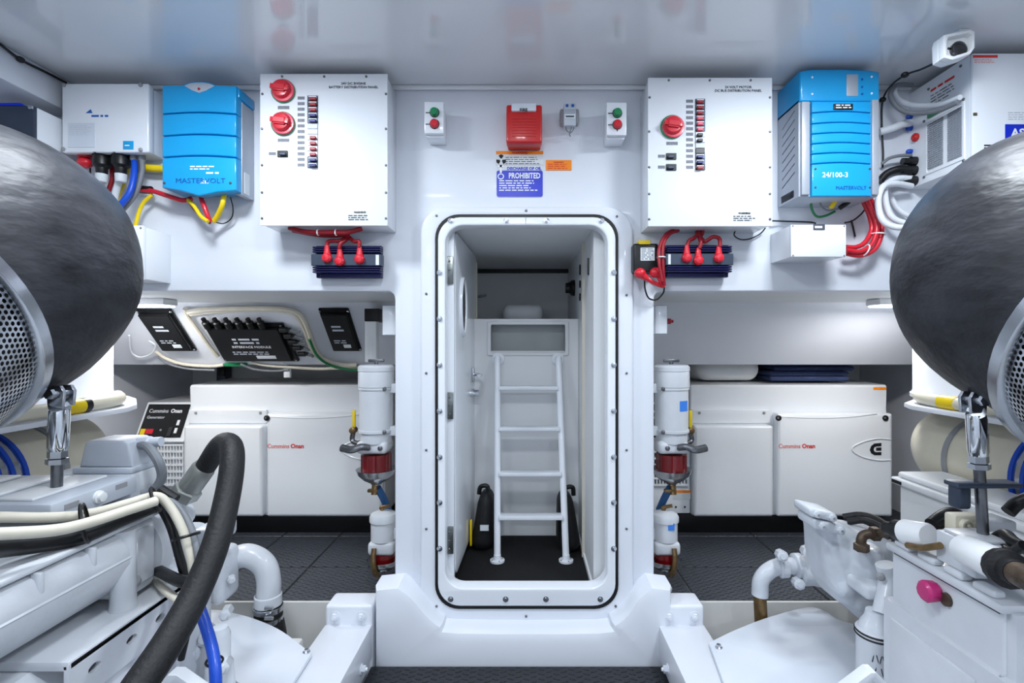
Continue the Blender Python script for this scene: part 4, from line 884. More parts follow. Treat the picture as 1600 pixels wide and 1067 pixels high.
# things on the right generator
gtop = P(0, 602, 2.9).z
bm = NB(); box(bm, (P(1084, 0, 3.1).x, 3.0, gtop+.013), (P(1192, 0, 3.0).x, 3.28, gtop+.17), .075, 6)
for v in bm.verts: v.co.z += .008*math.sin(v.co.x*17)+.006*math.sin(v.co.y*23); v.co.z = max(v.co.z, gtop+.0135)
O('pillow', bm, M['pillow'], None, 'white rolled pillow lying on the generator', 'pillow')
rn = random.Random(4)
for k in range(4):
    dx = rn.uniform(-.02, .02); a = P(1200, 0, 3.05).x+dx; b = P(1326, 0, 3.05).x+rn.uniform(-.03, .02)
    bm = NB(); box(bm, (a, 2.99+rn.uniform(0, .02), gtop+.015+k*.031), (b, 3.28, gtop+.043+k*.031), .013, 3)
    for v in bm.verts: v.co.z += .001*math.sin(v.co.x*14+k)
    O('towel', bm, M['towel'], None, ['bottom', 'second lowest', 'third', 'topmost'][k]+' folded navy towel of the stack on the generator', 'towel', 'navy towels on the generator')
# ================================================================== fuel filters
def filt(px_, sgn, label1, label2, blue):
    Y = 2.25; c = P(px_, 0, Y); X = c.x; zz = lambda y: P(0, y, Y).z; k = Y/F
    t = T('fuel_filter', label1, 'fuel filter')
    bm = NB(); lathe(bm, (X, Y, zz(690)), (0, 0, 1), [(0, 24*k), ((690-672)*k, 24*k), ((690-671)*k, 25.5*k), ((690-604)*k, 25.5*k)], 28); O('canister', bm, M['paint'], t)
    bm = NB(); lathe(bm, (X, Y, zz(604)), (0, 0, 1), [(0, 25.5*k), (.001, 27.5*k), (22*k, 27.5*k), (24*k, 27*k), (25*k, 28*k), (31*k, 28*k), (34*k, 25*k), (35*k, 0)], 28); lid = O('lid', bm, M['paint'], t)
    bm = NB(); cyl(bm, (X, Y, zz(570)), (X, Y, zz(563)), .009, n=10); bmx = NB(); box(bm, (X-.035, Y-.008, zz(566)), (X+.035, Y+.008, zz(561)), .004); O('tee_handle', bm, M['dsteel'], lid)
    for y in (606, 672):
        bm = NB(); lathe(bm, (X, Y, zz(y)), (0, 0, 1), [(-.006, 25.5*k), (-.005, 27*k), (.005, 27*k), (.006, 25.5*k)], 28, cap=False); bd = O('mounting_band', bm, M['paint'], t)
        bm = NB(); xa = X; xb = (lx if sgn < 0 else rx); box(bm, (min(xa, xb)+(.0 if sgn > 0 else .06), Y-.025, zz(y)-.02), (max(xa, xb)-(.06 if sgn > 0 else 0), Y+.02, zz(y)+.02), .003); O('bracket', bm, M['paint'], bd)
        screw((X-sgn*.05, Y-.055, zz(y)), FW, .01, M['dsteel'], bd)
    bm = NB(); box(bm, (X-26*k, Y-.06, zz(706)), (X+22*k, Y+.06, zz(686)), .02, 4); hd = O('head_block', bm, M['paint'], t)
    for dx in (-6, 12): screw((X+sgn*dx*k*-1, Y-.06, zz(696)), FW, .011, M['dsteel'], hd)
    # valve lever
    bm = NB(); s = sgn; tube(bm, [(X+s*4*k, Y-.07, zz(694)), (X+s*14*k, Y-.085, zz(692)), (X+s*28*k, Y-.09, zz(696)), (X+s*44*k, Y-.08, zz(694))], .014, 10, r1=.016); O('valve_lever', bm, M['dsteel'], hd)
    bm = NB(); lathe(bm, (X, Y, zz(708)), (0, 0, -1), [(0, 23*k), (30*k, 23*k), (33*k, 20*k)], 26); bw = O('sediment_bowl', bm, M['redglass'], t)
    for j in range(10):
        an = j*2*PI/10; bm = NB(); cyl(bm, (X+23*k*math.cos(an), Y+23*k*math.sin(an), zz(708)), (X+23*k*math.cos(an), Y+23*k*math.sin(an), zz(737)), .0035, n=6); O('bowl_rib', bm, M['redglass'], bw)
    bm = NB(); lathe(bm, (X, Y, zz(732)), (0, 0, -1), [(0, 31*k), (.002, 30.5*k), (8*k, 28*k), (16*k, 20*k), (22*k, 9*k), (25*k, 7*k)], 26); O('heat_shield', bm, M['steel'], t)
    bm = NB(); cyl(bm, (X+s*2*k, Y, zz(757)), (X+s*2*k, Y-.01, zz(772)), .014, n=10); box(bm, (X-.035, Y-.02, zz(768)), (X+.01, Y, zz(763)), .004); O('drain_valve', bm, M['brass'], t)
    for dx in (12,): pass
    if blue:
        bm = NB(); lathe(bm, (X, Y, zz(640)), (0, 0, 1), [(0, 25.8*k), (16*k, 25.8*k)], 28, cap=False)
        bmesh.ops.delete(bm, geom=[v for v in bm.verts if not (v.co.y < Y-.02 and X+.012 < v.co.x < X+.062)], context='VERTS'); O('blue_label', bm, M['tagblue'], t)
    cable('fuel_hose', [Vector((X+s*-2*k, Y, zz(762))), Vector((X+s*-8*k, Y+.025, zz(780))), Vector((X-s*15*k, Y+.044, zz(802)))], .016, 'fuelhose', 'blue fuel hose between the %s filters' % ('left' if s < 0 else 'right'), 'hose', 10)
    # lower small filter
    t = T('fuel_filter', label2, 'fuel filter'); x2 = px_+(11 if sgn < 0 else -10); X = P(x2, 0, Y).x
    bm = NB(); lathe(bm, (X, Y, zz(842)), (0, 0, 1), [(0, 19*k), (28*k, 19*k), (29*k, 21*k), (36*k, 21*k), (40*k, 19*k), (44*k, 10*k), (45*k, 0)], 24); O('canister', bm, M['paint'], t)
    bm = NB(); box(bm, (X-20*k, Y-.05, zz(862)), (X+20*k, Y+.05, zz(842)), .015, 3); O('head_block', bm, M['paint'], t)
    bm = NB(); tube(bm, [(X, Y, zz(797)), (X-.01, Y, zz(793)), (X+.03, Y-.01, zz(789))], .008, 8); O('tee_handle', bm, M['brass'], t)
    bm = NB(); lathe(bm, (X, Y, zz(862)), (0, 0, -1), [(0, 18*k), (20*k, 18*k), (22*k, 15*k)], 24); O('sediment_bowl', bm, M['redglass'], t)
    bm = NB(); lathe(bm, (X, Y, zz(872)), (0, 0, -1), [(0, 25*k), (6*k, 24*k), (14*k, 17*k), (20*k, 6*k), (21*k, 5*k)], 24, cap=False); O('heat_shield', bm, M['steel'], t)
    bm = NB(); tube(bm, [(X+s*8*k, Y-.062, zz(848)), (X+s*8*k, Y-.075, zz(862)), (X+s*6*k, Y-.075, zz(880)), (X+s*5*k, Y-.04, zz(893))], .011, 8); O('drain_pipe', bm, M['brass'], t)
    bm = NB(); cyl(bm, (X, Y, zz(892)), (X, Y, DECK+.012), .012, n=10); O('drain_stem', bm, M['dsteel'], t)
    bm = NB(); xb = (lx if sgn < 0 else rx); box(bm, (min(X+sgn*-.05, xb), Y-.02, zz(840)), (max(X-sgn*.05, xb), Y+.02, zz(822)), .003); O('bracket', bm, M['paint'], t)
    if blue:
        bm = NB(); pbox(bm, x2+5, 818, x2+15, 829, Y-.055, Y-.0535); O('blue_label', bm, M['tagblue'], t)
    bm = NB(); lathe(bm, (X, Y, DECK), (0, 0, 1), [(0, .03), (.012, .03), (.014, .012)], 16); O('foot', bm, M['paint'], t)
filt(588, -1, 'large white fuel filter with red bowl left of the doorway pillar', 'small white fuel filter near deck left of the doorway pillar', False)
filt(1049, 1, 'large white fuel filter with blue label right of the doorway pillar', 'small white fuel filter near deck right of the doorway pillar', True)
for s, x0, l in ((-1, 552, 'left'), (1, 1079, 'right')):
    t = T('lever_valve', 'yellow handled ball valve behind the %s fuel filter' % l, 'valve')
    bm = NB(); pbox(bm, x0-2, 641, x0+3, 668, 2.42, 2.43, .003); O('lever', bm, M['yellow'], t)
    bm = NB(); lathe(bm, P(x0, 672, 2.44), FW, [(-.02, .016), (.015, .016), (.02, .008)], 12); O('valve_body', bm, M['brass'], t)
    bm = NB(); tube(bm, [P(x0, 674, 2.45), P(x0, 690, 2.45), P(x0-s*25, 696, 2.40), P(x0-s*40, 696, 2.30)], .012, 8); O('pipe', bm, M['dsteel'], t)
# small boxes at the pillar edge
t = T('relay_box', 'small pale box hung on the pillar edge beside black modules', 'relay box')
bm = NB(); pbox(bm, 597, 477, 629, 524, 2.12, 2.2, .004); O('case', bm, M['lgrey'], t)
bm = NB(); pbox(bm, 598, 478, 618, 523, 2.117, 2.121, .001); O('lid', bm, M['panel'], t)
t = T('relay_box', 'small pale box with red plug on the pillar edge', 'relay box')
bm = NB(); pbox(bm, 1010, 477, 1043, 522, 2.12, 2.2, .004); O('case', bm, M['lgrey'], t)
bm = NB(); pbox(bm, 1024, 478, 1042, 521, 2.117, 2.121, .001); O('lid', bm, M['panel'], t)
bm = NB(); lathe(bm, P(1043, 502, 2.16), (1, 0, 0), [(0, .012), (.012, .012), (.016, .007), (.024, .006)], 12); O('red_plug', bm, M['dred'], t)
t = T('sensor_unit', 'slim white unit with black top behind the left fuel filter', 'sensor')
bm = NB(); pbox(bm, 570, 502, 588, 566, 2.45, 2.5, .004); O('case', bm, M['white'], t)
bm = NB(); pbox(bm, 569, 482, 592, 502, 2.45, 2.615, .004); O('top_cap', bm, M['black'], t)
for k in range(6):
    bm = NB(); pbox(bm, 573, 534+k*4, 579, 536+k*4, 2.445, 2.451); O('rib', bm, M['white'], t)
# ================================================================== modules on the inclined liner
SA = Vector((0, 2.56, bz)); SB = Vector((0, 2.875, 1.066)); sd_ = (SA-SB).normalized(); sn = Vector((1, 0, 0)).cross(sd_)  # normal towards camera/down
def onslope(x, y):
    # ray through pixel (x,y) onto slope plane
    d = Vector(((x-CX)/F, 1, -(y-CY)/F)); o = Vector((0, 0, CZ)); return o+d*((SA-o).dot(sn)/d.dot(sn))
def slab(bm, XL, XR, a, b, h, off=0, bev=.004):
    """box on the liner between X=XL..XR and slope points a (top) b (bottom)"""
    cx_ = (XL+XR)/2; w_ = abs(XR-XL); hh = (a-b).dot(sd_); c = Vector((cx_, (a.y+b.y)/2, (a.z+b.z)/2))
    tm = bmesh.new(); bmesh.ops.create_cube(tm, size=1)
    for v in tm.verts: v.co = Vector((v.co.x*w_, v.co.y*abs(hh), v.co.z*h))
    bmesh.ops.bevel(tm, geom=list(tm.edges), offset=bev, segments=2, affect='EDGES')
    Mx = Matrix(((1, sd_.x, sn.x, 0), (0, sd_.y, sn.y, 0), (0, sd_.z, sn.z, 0), (0, 0, 0, 1)))
    merge(bm, tm, Matrix.Translation(c+sn*(off+h/2)) @ Mx); return c
def module(x0, y0, x1, y1, label, lines, big=False):
    t = T('control_module', label, 'control module')
    A = onslope(x0, y0); XL = A.x; XR = onslope(x1, y0).x; B = onslope(x0, y1); W_ = XR-XL
    def L(fx, fy, o=0): q = A.lerp(B, fy); return Vector((XL+W_*fx, q.y, q.z))+sn*o
    bm = NB(); slab(bm, XL, XR, L(0, 0), L(0, 1), .016); O('flange', bm, M['black'], t)
    bm = NB(); slab(bm, XL+W_*.06, XR-W_*.06, L(0, .07), L(0, .93), .035); O('case', bm, M['black'], t)
    zt2 = .0362
    for (st_, sz, f_) in lines: text(st_, L(.5, f_, zt2), sz, M['inkwhite'], t, uz=sd_)
    fineprint(L(.3, .46, zt2-.0006), W_*.4, .05, 2, M['lgrey'], t, uz=sd_, seed=int(x1))
    fineprint(L(.22, .74, zt2-.0006), W_*.5, .03, 2, M['lgrey'], t, uz=sd_, seed=int(x0))
    bm = NB(); slab(bm, XL+W_*.5, XL+W_*.75, L(0, .76), L(0, .84), .0365, 0, .0003); O('serial_label', bm, M['paper'], t)
    for fx in (.035, .965):
        for fy in (.05, .95): screw(L(fx, fy, .016), sn, .006, M['steel'], t)
    return t
module(213, 481, 268, 546, 'small black control module beside strip lamp on inclined liner', [])
mt = module(318, 503, 443, 562, 'wide black multiplex module with row of plugs', [('INTERFACE MODULE', .022, .55)], True)
for k in range(6):
    x = 328+k*17; bm = NB(); a = onslope(x, 503)+sn*.03; lathe(bm, a-sd_*.01, sd_, [(0, .018), (.035, .018), (.04, .012), (.06, .011)], 12); O('plug', bm, M['black'], mt)
for k in range(5):
    x = 446+k*7; y = 510+k*9.5; bm = NB(); a = onslope(x, y)+sn*.025; lathe(bm, a, (1, 0, 0), [(-.02, .014), (.018, .014), (.022, .01), (.036, .009)], 12); O('plug', bm, M['black'], mt)
module(498, 480, 545, 546, 'small black control module beside the slim white unit', [])
def scable(pts, r, m, label, off=.02): 
    bm = NB(); tube(bm, [onslope(x, y)+sn*off for x, y in pts], r, 8); O('cable', bm, M[m], None, label, 'cable')
scable([(298, 482), (330, 478), (400, 476), (450, 478), (472, 486), (484, 508), (494, 538), (510, 556), (535, 564), (560, 564)], .013, 'cable', 'thick cream cable arching over the wide module', .03)
scable([(300, 488), (335, 484), (400, 481), (446, 483), (466, 492), (478, 514), (488, 542), (505, 560), (530, 568)], .009, 'cable', 'thin cream cable under the arching cable', .018)
scable([(292, 478), (296, 490), (312, 512), (329, 536), (343, 553)], .011, 'cable', 'cream cable slanting left of the wide module')
scable([(246, 545), (262, 556), (290, 565), (330, 568), (352, 566)], .009, 'cable', 'cream cable sagging below the left control module')
scable([(252, 550), (268, 561), (300, 569), (340, 571)], .006, 'gcable', 'grey wire sagging below the left control module', .036)
scable([(488, 520), (500, 545), (520, 560), (550, 567), (572, 566)], .007, 'greenw', 'green wire running right of the wide module', .052)
scable([(395, 562), (420, 567), (460, 570), (500, 572), (560, 570)], .008, 'cable', 'cream cable along the liner lower edge')
scable([(380, 561), (400, 569), (430, 572), (455, 570)], .006, 'gcable', 'grey wire beneath the wide module plugs', .037)
for k in range(5):
    y = 510+k*9.5; x = 456+k*7; scable([(x, y), (x+5, y+1), (x+(16, 14, 11, 9, 8)[k], y+3)], .008, 'gcable', ['first', 'second', 'third', 'fourth', 'fifth'][k]+' grey lead down the right side of wide module', .03)
scable([(205, 520), (208, 545), (222, 554), (240, 548), (246, 536), (236, 528)], .0045, 'wcable', 'thin white wire loop beside the exhaust wrap', .02)
bm = NB(); slab(bm, onslope(352, 567).x, onslope(387, 567).x, onslope(352, 566), onslope(352, 569), .02, 0, .002); O('terminal_strip', bm, M['green'], None, 'green terminal strip on the liner lower edge', 'terminal strip')
bm = NB(); pbox(bm, 443, 576, 453, 590, 2.86, 2.88, .003); O('connector', bm, M['white'], None, 'small white connector hanging under the liner', 'connector')
cable('cable', [(448, 577, 2.87), (447, 570, 2.86), (442, 566, 2.85)], .004, 'wcable', 'short white wire holding the hanging connector')
t = T('hose_bracket', 'dark bracket on rear wall between generator and liner', 'bracket')
bm = NB(); pbox(bm, 338, 569, 352, 600, 3.62, 3.7, .004); O('plate', bm, M['slate'], t)
bm = NB(); pbox(bm, 340, 575, 350, 588, 3.58, 3.62, .004); O('clip', bm, M['black'], t)
# ================================================================== outboard: shelf, silencers, exhaust pipes
for s, l in ((-1, 'left'), (1, 'right')):
    bm = NB(); plate(bm, [(s*1.54, .6), (s*1.54, 1.98 if s < 0 else 2.05), (s*1.58, 2.08 if s < 0 else 2.14), (s*1.75, 2.3), (s*1.95, 2.48), (s*WX, 2.52), (s*WX, .6)], [], .94, .922, .006, 2, f=lambda u, d, v: Vector((u, v, d))); S('trim_%d' % (14+(s > 0)), bm, M['gel'])
    cx_, cy_ = (-2.08, 2.1) if s < 0 else (2.0, 2.15)
    t = T('silencer', 'white upright silencer drum standing on the %s hull shelf' % l, 'silencer')
    bm = NB(); lathe(bm, (cx_, cy_, .94), (0, 0, 1), [(0, .30), (.02, .31), (.04, .302), (.36, .302), (.385, .28), (.39, 0)], 48); O('drum', bm, M['gel'], t)
    bm = NB(); lathe(bm, (cx_, cy_, .945), (0, 0, 1), [(0, .303), (.004, .312), (.02, .312), (.024, .303)], 48, cap=False); O('base_rim', bm, M['gel'], t)
    ex = 0 if s < 0 else .07
    hp = [Vector((s*1.585, 1.1, .966)), Vector((s*1.575, 1.5, .966)), Vector((s*1.575, 1.8+ex, .966)), Vector((s*1.585, 1.95+ex, .966)), Vector((s*1.615, 2.03+ex, .968)), Vector((s*1.66, 2.08+ex, .972))]
    bm = NB(); tube(bm, hp, .024, 12); ho = O('drain_hose', bm, M['cream'], None, 'cream hose running along the %s hull shelf edge' % l, 'hose')
    th = T('hose_tape', ('yellow tape with black band on the %s cream hose' if s < 0 else 'yellow tape on the %s cream hose') % l, 'tape')
    yt = 1.77 if s < 0 else 1.9
    bm = NB(); cyl(bm, (s*1.575, yt-.035, .966), (s*1.575, yt+.04, .966), .0262, n=16); O('band', bm, M['yellow'], th)
    if s < 0:
        bm = NB(); cyl(bm, (s*1.575, yt+.04, .966), (s*1.576, yt+.065, .966), .0268, n=16); O('black_band', bm, M['black'], th)
    t = T('exhaust_pipe', 'cream exhaust pipe with blue ringed joint under the %s shelf' % l, 'pipe')
    ax = s*1.80; az = .73; R = .168
    ye = 2.02 if s < 0 else 2.2; bm = NB(); tube(bm, [(ax, .5, az), (ax, 1.0, az), (ax, ye-.25, az), (ax+s*.05, ye-.02, az), (ax+s*.24, ye+.16, az), (ax+s*.5, ye+.2, az)], R, 48, 8); O('pipe_body', bm, M['cream'], t)
    yc = 1.82 if s < 0 else 2.0
    bm = NB(); lathe(bm, (ax, yc-.012, az), (0, 1, 0), [(0, R+.0005), (.001, R+.004), (.023, R+.004), (.024, R+.0005)], 48, cap=False); O('hose_clamp', bm, M['mgrey'], t)
    yb_ = 1.50 if s < 0 else 1.55
    bm = NB(); lathe(bm, (ax, yb_-.02, az), (0, 1, 0), [(0, R+.0005), (.002, R+.005), (.188, R+.005), (.19, R+.0005)], 48, cap=False); sl_ = O('joint_sleeve', bm, M['steel'], t)
    for k in range(5):
        bm = NB(); lathe(bm, (ax, yb_-.008+k*.042, az), (0, 1, 0), [(0, R+.004), (.002, R+.011), (.016, R+.011), (.018, R+.004)], 48, cap=False); O('blue_ring', bm, M['hoseblue'], sl_)
# ================================================================== exhaust elbows: wrapped bulbs with perforated guards
def exhaust(c, d, label, R=.35, ro=.04, sc=1.0):
    c = Vector(c); d = Vector(d).normalized(); a, b = frame_of(d)
    t = T('exhaust_elbow', label, 'exhaust')
    prof = [(-.36*math.cos(u*PI/2/14)*sc, R*math.sin(u*PI/2/14)**.92) for u in range(15)]
    prof += [(.05, R*.995), (.1, R*.975), (.15, R*.945), (.2, R*.91), (.215+ro, R*.885)]
    bm = NB(); n = 64; rs = []
    rn = random.Random(5)
    for s_, r in prof:
        rs.append([c+d*s_+(a*math.cos(2*PI*k/n)+b*math.sin(2*PI*k/n))*max(r, .0005)*(1+.006*math.sin(3*2*PI*k/n+s_*9)+.004*math.sin(7*2*PI*k/n-s_*14)) for k in range(n)])
    rings(bm, rs); O('insulation_wrap', bm, M['wrap'], t, smooth=60)
    r1 = R*.895
    bm = NB(); lathe(bm, c, d, [(ro+q_, r1+w_) for q_, w_ in ((.195, 0), (.195, .012), (.198, .014), (.222, .012), (.225, .006), (.225, -.012), (.20, -.012))], 64, cap=False); O('edge_band', bm, M['steel'], t)
    # perforated guard
    bm = NB(); na, nr = 150, 28; r2 = r1-.002; pitch = .0112; s0 = .224+ro
    def pt(u, v): an = 2*PI*u/na; return c+d*(s0+v*pitch)+(a*math.cos(an)+b*math.sin(an))*r2
    verts = {}
    def vv(u, v):
        key = (round(u*8) % (na*8), round(v*8))
        if key not in verts: verts[key] = bm.verts.new(pt(u, v))
        return verts[key]
    OC = [(-.5, -.5), (0, -.5), (.5, -.5), (.5, 0), (.5, .5), (0, .5), (-.5, .5), (-.5, 0)]
    for j in range(nr):
        for i in range(na):
            cu = i+.5+(.5 if j % 2 else 0); cv = j+.5
            o_ = [vv(cu+x, cv+y) for x, y in OC]
            q = [bm.verts.new(pt(cu+math.cos(math.atan2(y, x))*.37, cv+math.sin(math.atan2(y, x))*.40)) for x, y in OC]
            for k in range(8): bm.faces.new((o_[k], o_[(k+1) % 8], q[(k+1) % 8], q[k]))
    me_ = O('perforated_guard', bm, M['steel'], t)
    bm = NB(); lathe(bm, c, d, [(.2+ro, r2-.02), (s0+nr*pitch, r2-.02)], 48, cap=False); O('inner_sleeve', bm, M['black'], t)
    bm = NB(); lathe(bm, c, d, [(s0+nr*pitch-.003, r2-.02), (s0+nr*pitch-.003, r2+.004), (s0+nr*pitch+.03, r2+.004), (s0+nr*pitch+.04, r2*.6), (s0+nr*pitch+.04, 0)], 48); O('end_cover', bm, M['steel'], t)
    return t
exhaust(P(-62, 415, 1.2), (.10, -.80, -.50), 'bulbous black wrapped exhaust elbow below the white inverter enclosure', .337, .03)
exhaust(P(1674, 428, 1.2), (-.10, -.80, -.50), 'bulbous black wrapped exhaust elbow below the power cabinet', .345, .08)
def turnbuckle(pts, Y, label):
    t = T('support_rod', label, 'support rod'); k = Y/F
    p = [P(x, y, Y) for x, y in pts]        # clevis pin, barrel top, barrel bottom, rod end
    dn = (p[2]-p[1]).normalized()
    for o in (-.014, .014):
        bm = NB(); q = p[0]; 
        plate(bm, [(q.x-.017, q.z-.03), (q.x+.017, q.z-.03), (q.x+.02, q.z+.005), (q.x+.012, q.z+.018), (q.x-.012, q.z+.018), (q.x-.02, q.z+.005)], [], Y+o-.004, Y+o+.004, .002, 2)
        tube(bm, [q+Vector((0, o, -.028)), p[1]+Vector((0, o*.3, .005))], .015, 10); O('clevis', bm, M['steel'], t)
    bm = NB(); lathe(bm, p[0]+Vector((0, .03, 0)), FW, [(0, .009), (.06, .009)], 14); lathe(bm, p[0]+Vector((0, -.026, 0)), FW, [(0, .013), (.008, .012), (.009, 0)], 6); O('pin', bm, M['steel'], t)
    bm = NB(); L = (p[2]-p[1]).length; lathe(bm, p[1], p[2]-p[1], [(0, .019), (.01, .0205), (L-.01, .0205), (L, .018)], 20); O('barrel', bm, M['chrome'], t)
    bm = NB(); lathe(bm, p[2], dn, [(0, .019), (.016, .019), (.017, .014), (.018, .022), (.03, .022)], 6); O('lock_nut', bm, M['steel'], t)
    bm = NB(); cyl(bm, p[2], p[3], .0115, n=14); O('threaded_rod', bm, M['dsteel'], t)
turnbuckle([(96, 614), (93, 640), (90, 704), (88.5, 761)], 1.2, 'steel turnbuckle support rod under the exhaust beside yellow tape')
turnbuckle([(1520, 624), (1525, 648), (1529, 712), (1536, 834)], 1.2, 'steel turnbuckle support rod under the exhaust near battery box')
# ---- battery box
t = T('battery_box', 'white battery box with overhanging lid behind the engine', 'battery box')
bm = NB(); box(bm, (1.435, 1.45, .25), (1.605, 1.97, .645), .012); O('box', bm, M['white'], t)
bm = NB(); box(bm, (1.415, 1.43, .645), (1.625, 1.99, .672), .008, 3); lid = O('lid', bm, M['white'], t)
bm = NB(); box(bm, (1.43, 1.445, .672), (1.61, 1.975, .695), .012, 3); O('lid_top', bm, M['white'], lid)
bm = NB(); box(bm, (1.413, 1.93, .652), (1.416, 1.98, .664)); O('lid_slot', bm, M['black'], lid)
bm = NB(); box(bm, (1.34, 1.42, -.3), (2.3, 2.13, .25), .01); S('trim_16', bm, M['bilge'])
# ================================================================== engine beds
for s, l in ((-1, 'left'), (1, 'right')):
    x0, x1 = (-.745, -.57) if s < 0 else (.49, .66)
    t = T('engine_bed', 'white engine bed rail bolted to bulkhead beside the %s cover plate' % l, 'rail')
    bm = NB(); box(bm, (x0, -.6, .02), (x1, 1.9, .145), .006); O('rail', bm, M['gel'], t)
    bm = NB(); box(bm, (x0, 1.895, -.3), (x1, 2.13 if False else 2.0, .216), .012, 3); br = O('end_bracket', bm, M['gel'], t)
    bm = NB(); box(bm, (x0+.02, -.6, -.3), (x1-.02, 1.895, .02)); O('web', bm, M['gel'], t)
    for fx in (.22, .78):
        c = Vector((x0+(x1-x0)*fx, 1.895, .178)); bm = NB(); lathe(bm, c, FW, [(0, .018), (.003, .018)], 16); lathe(bm, c+Vector((0, -.003, 0)), FW, [(0, .0125), (.012, .0125)], 6); lathe(bm, c+Vector((0, -.012, 0)), FW, [(0, .007), (.008, .006)], 10); O('bolt', bm, M['gel'], br)
    xs = x1 if s < 0 else x0
    c = Vector((xs, 1.77, .06)); bm = NB(); lathe(bm, c, (-s, 0, 0), [(0, .018), (.003, .018)], 16); lathe(bm, c+Vector((-s*.003, 0, 0)), (-s, 0, 0), [(0, .0125), (.012, .0125)], 6); lathe(bm, c+Vector((-s*.012, 0, 0)), (-s, 0, 0), [(0, .007), (.01, .006)], 10); O('bolt', bm, M['gel'], t)
def cover(pts, label, scr):
    t = T('cover_plate', label, 'cover plate'); z = .16
    def G(x, y): Y = (CZ-z)*F/(y-CY); return ((x-CX)*Y/F, Y)
    pl = [G(x, y) for x, y in pts]
    sp = [(v.x, v.y) for v in spline([Vector((a, b, 0)) for a, b in pl[1:-3]], 5)]
    bm = NB(); plate(bm, [pl[0]]+sp+pl[-3:], [], z, z-.012, .003, 2, f=lambda u, d, v: Vector((u, v, d))); O('plate', bm, M['coverp'], t)
    g = G(*scr); bm = NB(); lathe(bm, (g[0], g[1], z), (0, 0, 1), [(0, .012), (.003, .012), (.006, .008), (.012, .007), (.013, 0)], 12); O('stud', bm, M['steel'], t)
    bm = NB(); cx_ = sum(p[0] for p in pl)/len(pl); cy_ = sum(p[1] for p in pl)/len(pl); box(bm, (cx_-.15, cy_-.12, -.3), (cx_+.15, cy_+.12, z-.012), .01); O('support', bm, M['bilge'], t)
cover([(372, 1200), (487, 1020), (440, 985), (400, 967), (365, 957), (335, 952), (305, 958), (335, 1040), (403, 1088), (357, 1200)], 'pale blue-white cover plate beside the blue hose', (479, 1019))
cover([(1180, 1200), (1108, 1003), (1150, 983), (1200, 964), (1262, 948), (1290, 955), (1312, 968), (1350, 978), (1340, 1050), (1332, 1090), (1370, 1200)], 'pale blue-white cover plate beside the oil filter', (1123, 1012))
# ================================================================== left engine
def yprof(bm, prof, y0, y1, bev=.01): plate(bm, prof, [], y0, y1, bev, 3, f=lambda u, d, v: Vector((u, d, v)))
e = T('engine', 'white painted diesel engine beneath the bent black hose', 'engine')
bm = NB(); yprof(bm, [(-.965, .752), (-.936, .738), (-.925, .71), (-.924, .675), (-.94, .64), (-.97, .607), (-1.02, .588), (-1.45, .588), (-1.45, .752)], .25, 1.22, .01); cas = O('intercooler', bm, M['paint'], e)
bm = NB(); tube(bm, [(-.926, .3, .692), (-.926, 1.2, .688)], .004, 6); O('seam_ridge', bm, M['paint'], cas)
for y in (.8, .98, 1.1):
    bm = NB(); box(bm, (-.945, y-.006, .70), (-.925, y+.006, .75), .004); O('rib', bm, M['paint'], cas)
bm = NB(); box(bm, (-1.5, .25, .752), (-.935, 1.33, .764), .004); O('top_flange', bm, M['paint'], e)
bm = NB(); lathe(bm, (-.948, 1.205, .545), (0, 0, 1), [(0, .034), (.015, .029), (.04, .026), (.205, .026)], 20); O('corner_column', bm, M['paint'], e)
bm = NB(); box(bm, (-1.25, 1.21, .575), (-.945, 1.31, .752), .018, 4); eb = O('end_housing', bm, M['paint'], e)
bm = NB(); box(bm, (-.95, 1.225, .60), (-.938, 1.295, .735), .008, 3); O('side_cover', bm, M['paint'], eb)
c = P(200, 912, 1.22); bm = NB(); lathe(bm, (-.945, 1.23, .615), (1, 0, 0), [(0, .014), (.012, .013), (.016, .008), (.017, 0)], 6); O('bolt', bm, M['mgrey'], eb)
bm = NB(); lathe(bm, (-1.03, 1.31, .655), (0, 1, 0), [(0, .10), (.02, .105), (.04, .105), (.045, .07), (.1, .065)], 32); O('round_flange', bm, M['paint'], e)
# saddle bracket under the intercooler
bm = NB(); box(bm, (-1.2, 1.0, .545), (-.893, 1.33, .565), .005); sb_ = O('saddle_bracket', bm, M['paint'], e)
bm = NB(); plate(bm, rrect(1.0, .47, 1.33, .56, .004, 2), [[(y+.016*math.cos(k*PI/6), .518+.009*math.sin(k*PI/6)) for k in range(12)] for y in (1.06, 1.16, 1.25)], -.893, -.903, 0, f=lambda u, d, v: Vector((d, u, v))); O('slotted_flange', bm, M['paint'], sb_)
bm = NB(); yprof(bm, [(-.97, .545), (-.92, .50), (-.90, .44), (-.90, -.05), (-1.5, -.05), (-1.5, .545)], .25, 1.33, .02); blk = O('block', bm, M['paint'], e)
for y in (.72, 1.05):
    bm = NB(); box(bm, (-.905, y-.01, -.05), (-.892, y+.01, .44), .005); O('block_rib', bm, M['paint'], blk)
bm = NB(); box(bm, (-.902, .76, .05), (-.893, 1.02, .40), .008, 3); O('access_cover', bm, M['paint'], blk)
bm = NB(); box(bm, (-.902, 1.08, .05), (-.894, 1.31, .42), .008, 3); O('access_cover', bm, M['paint'], blk)
bm = NB(); box(bm, (-1.4, .4, -.3), (-1.05, 1.2, -.05), .02); O('sump', bm, M['paint'], e)
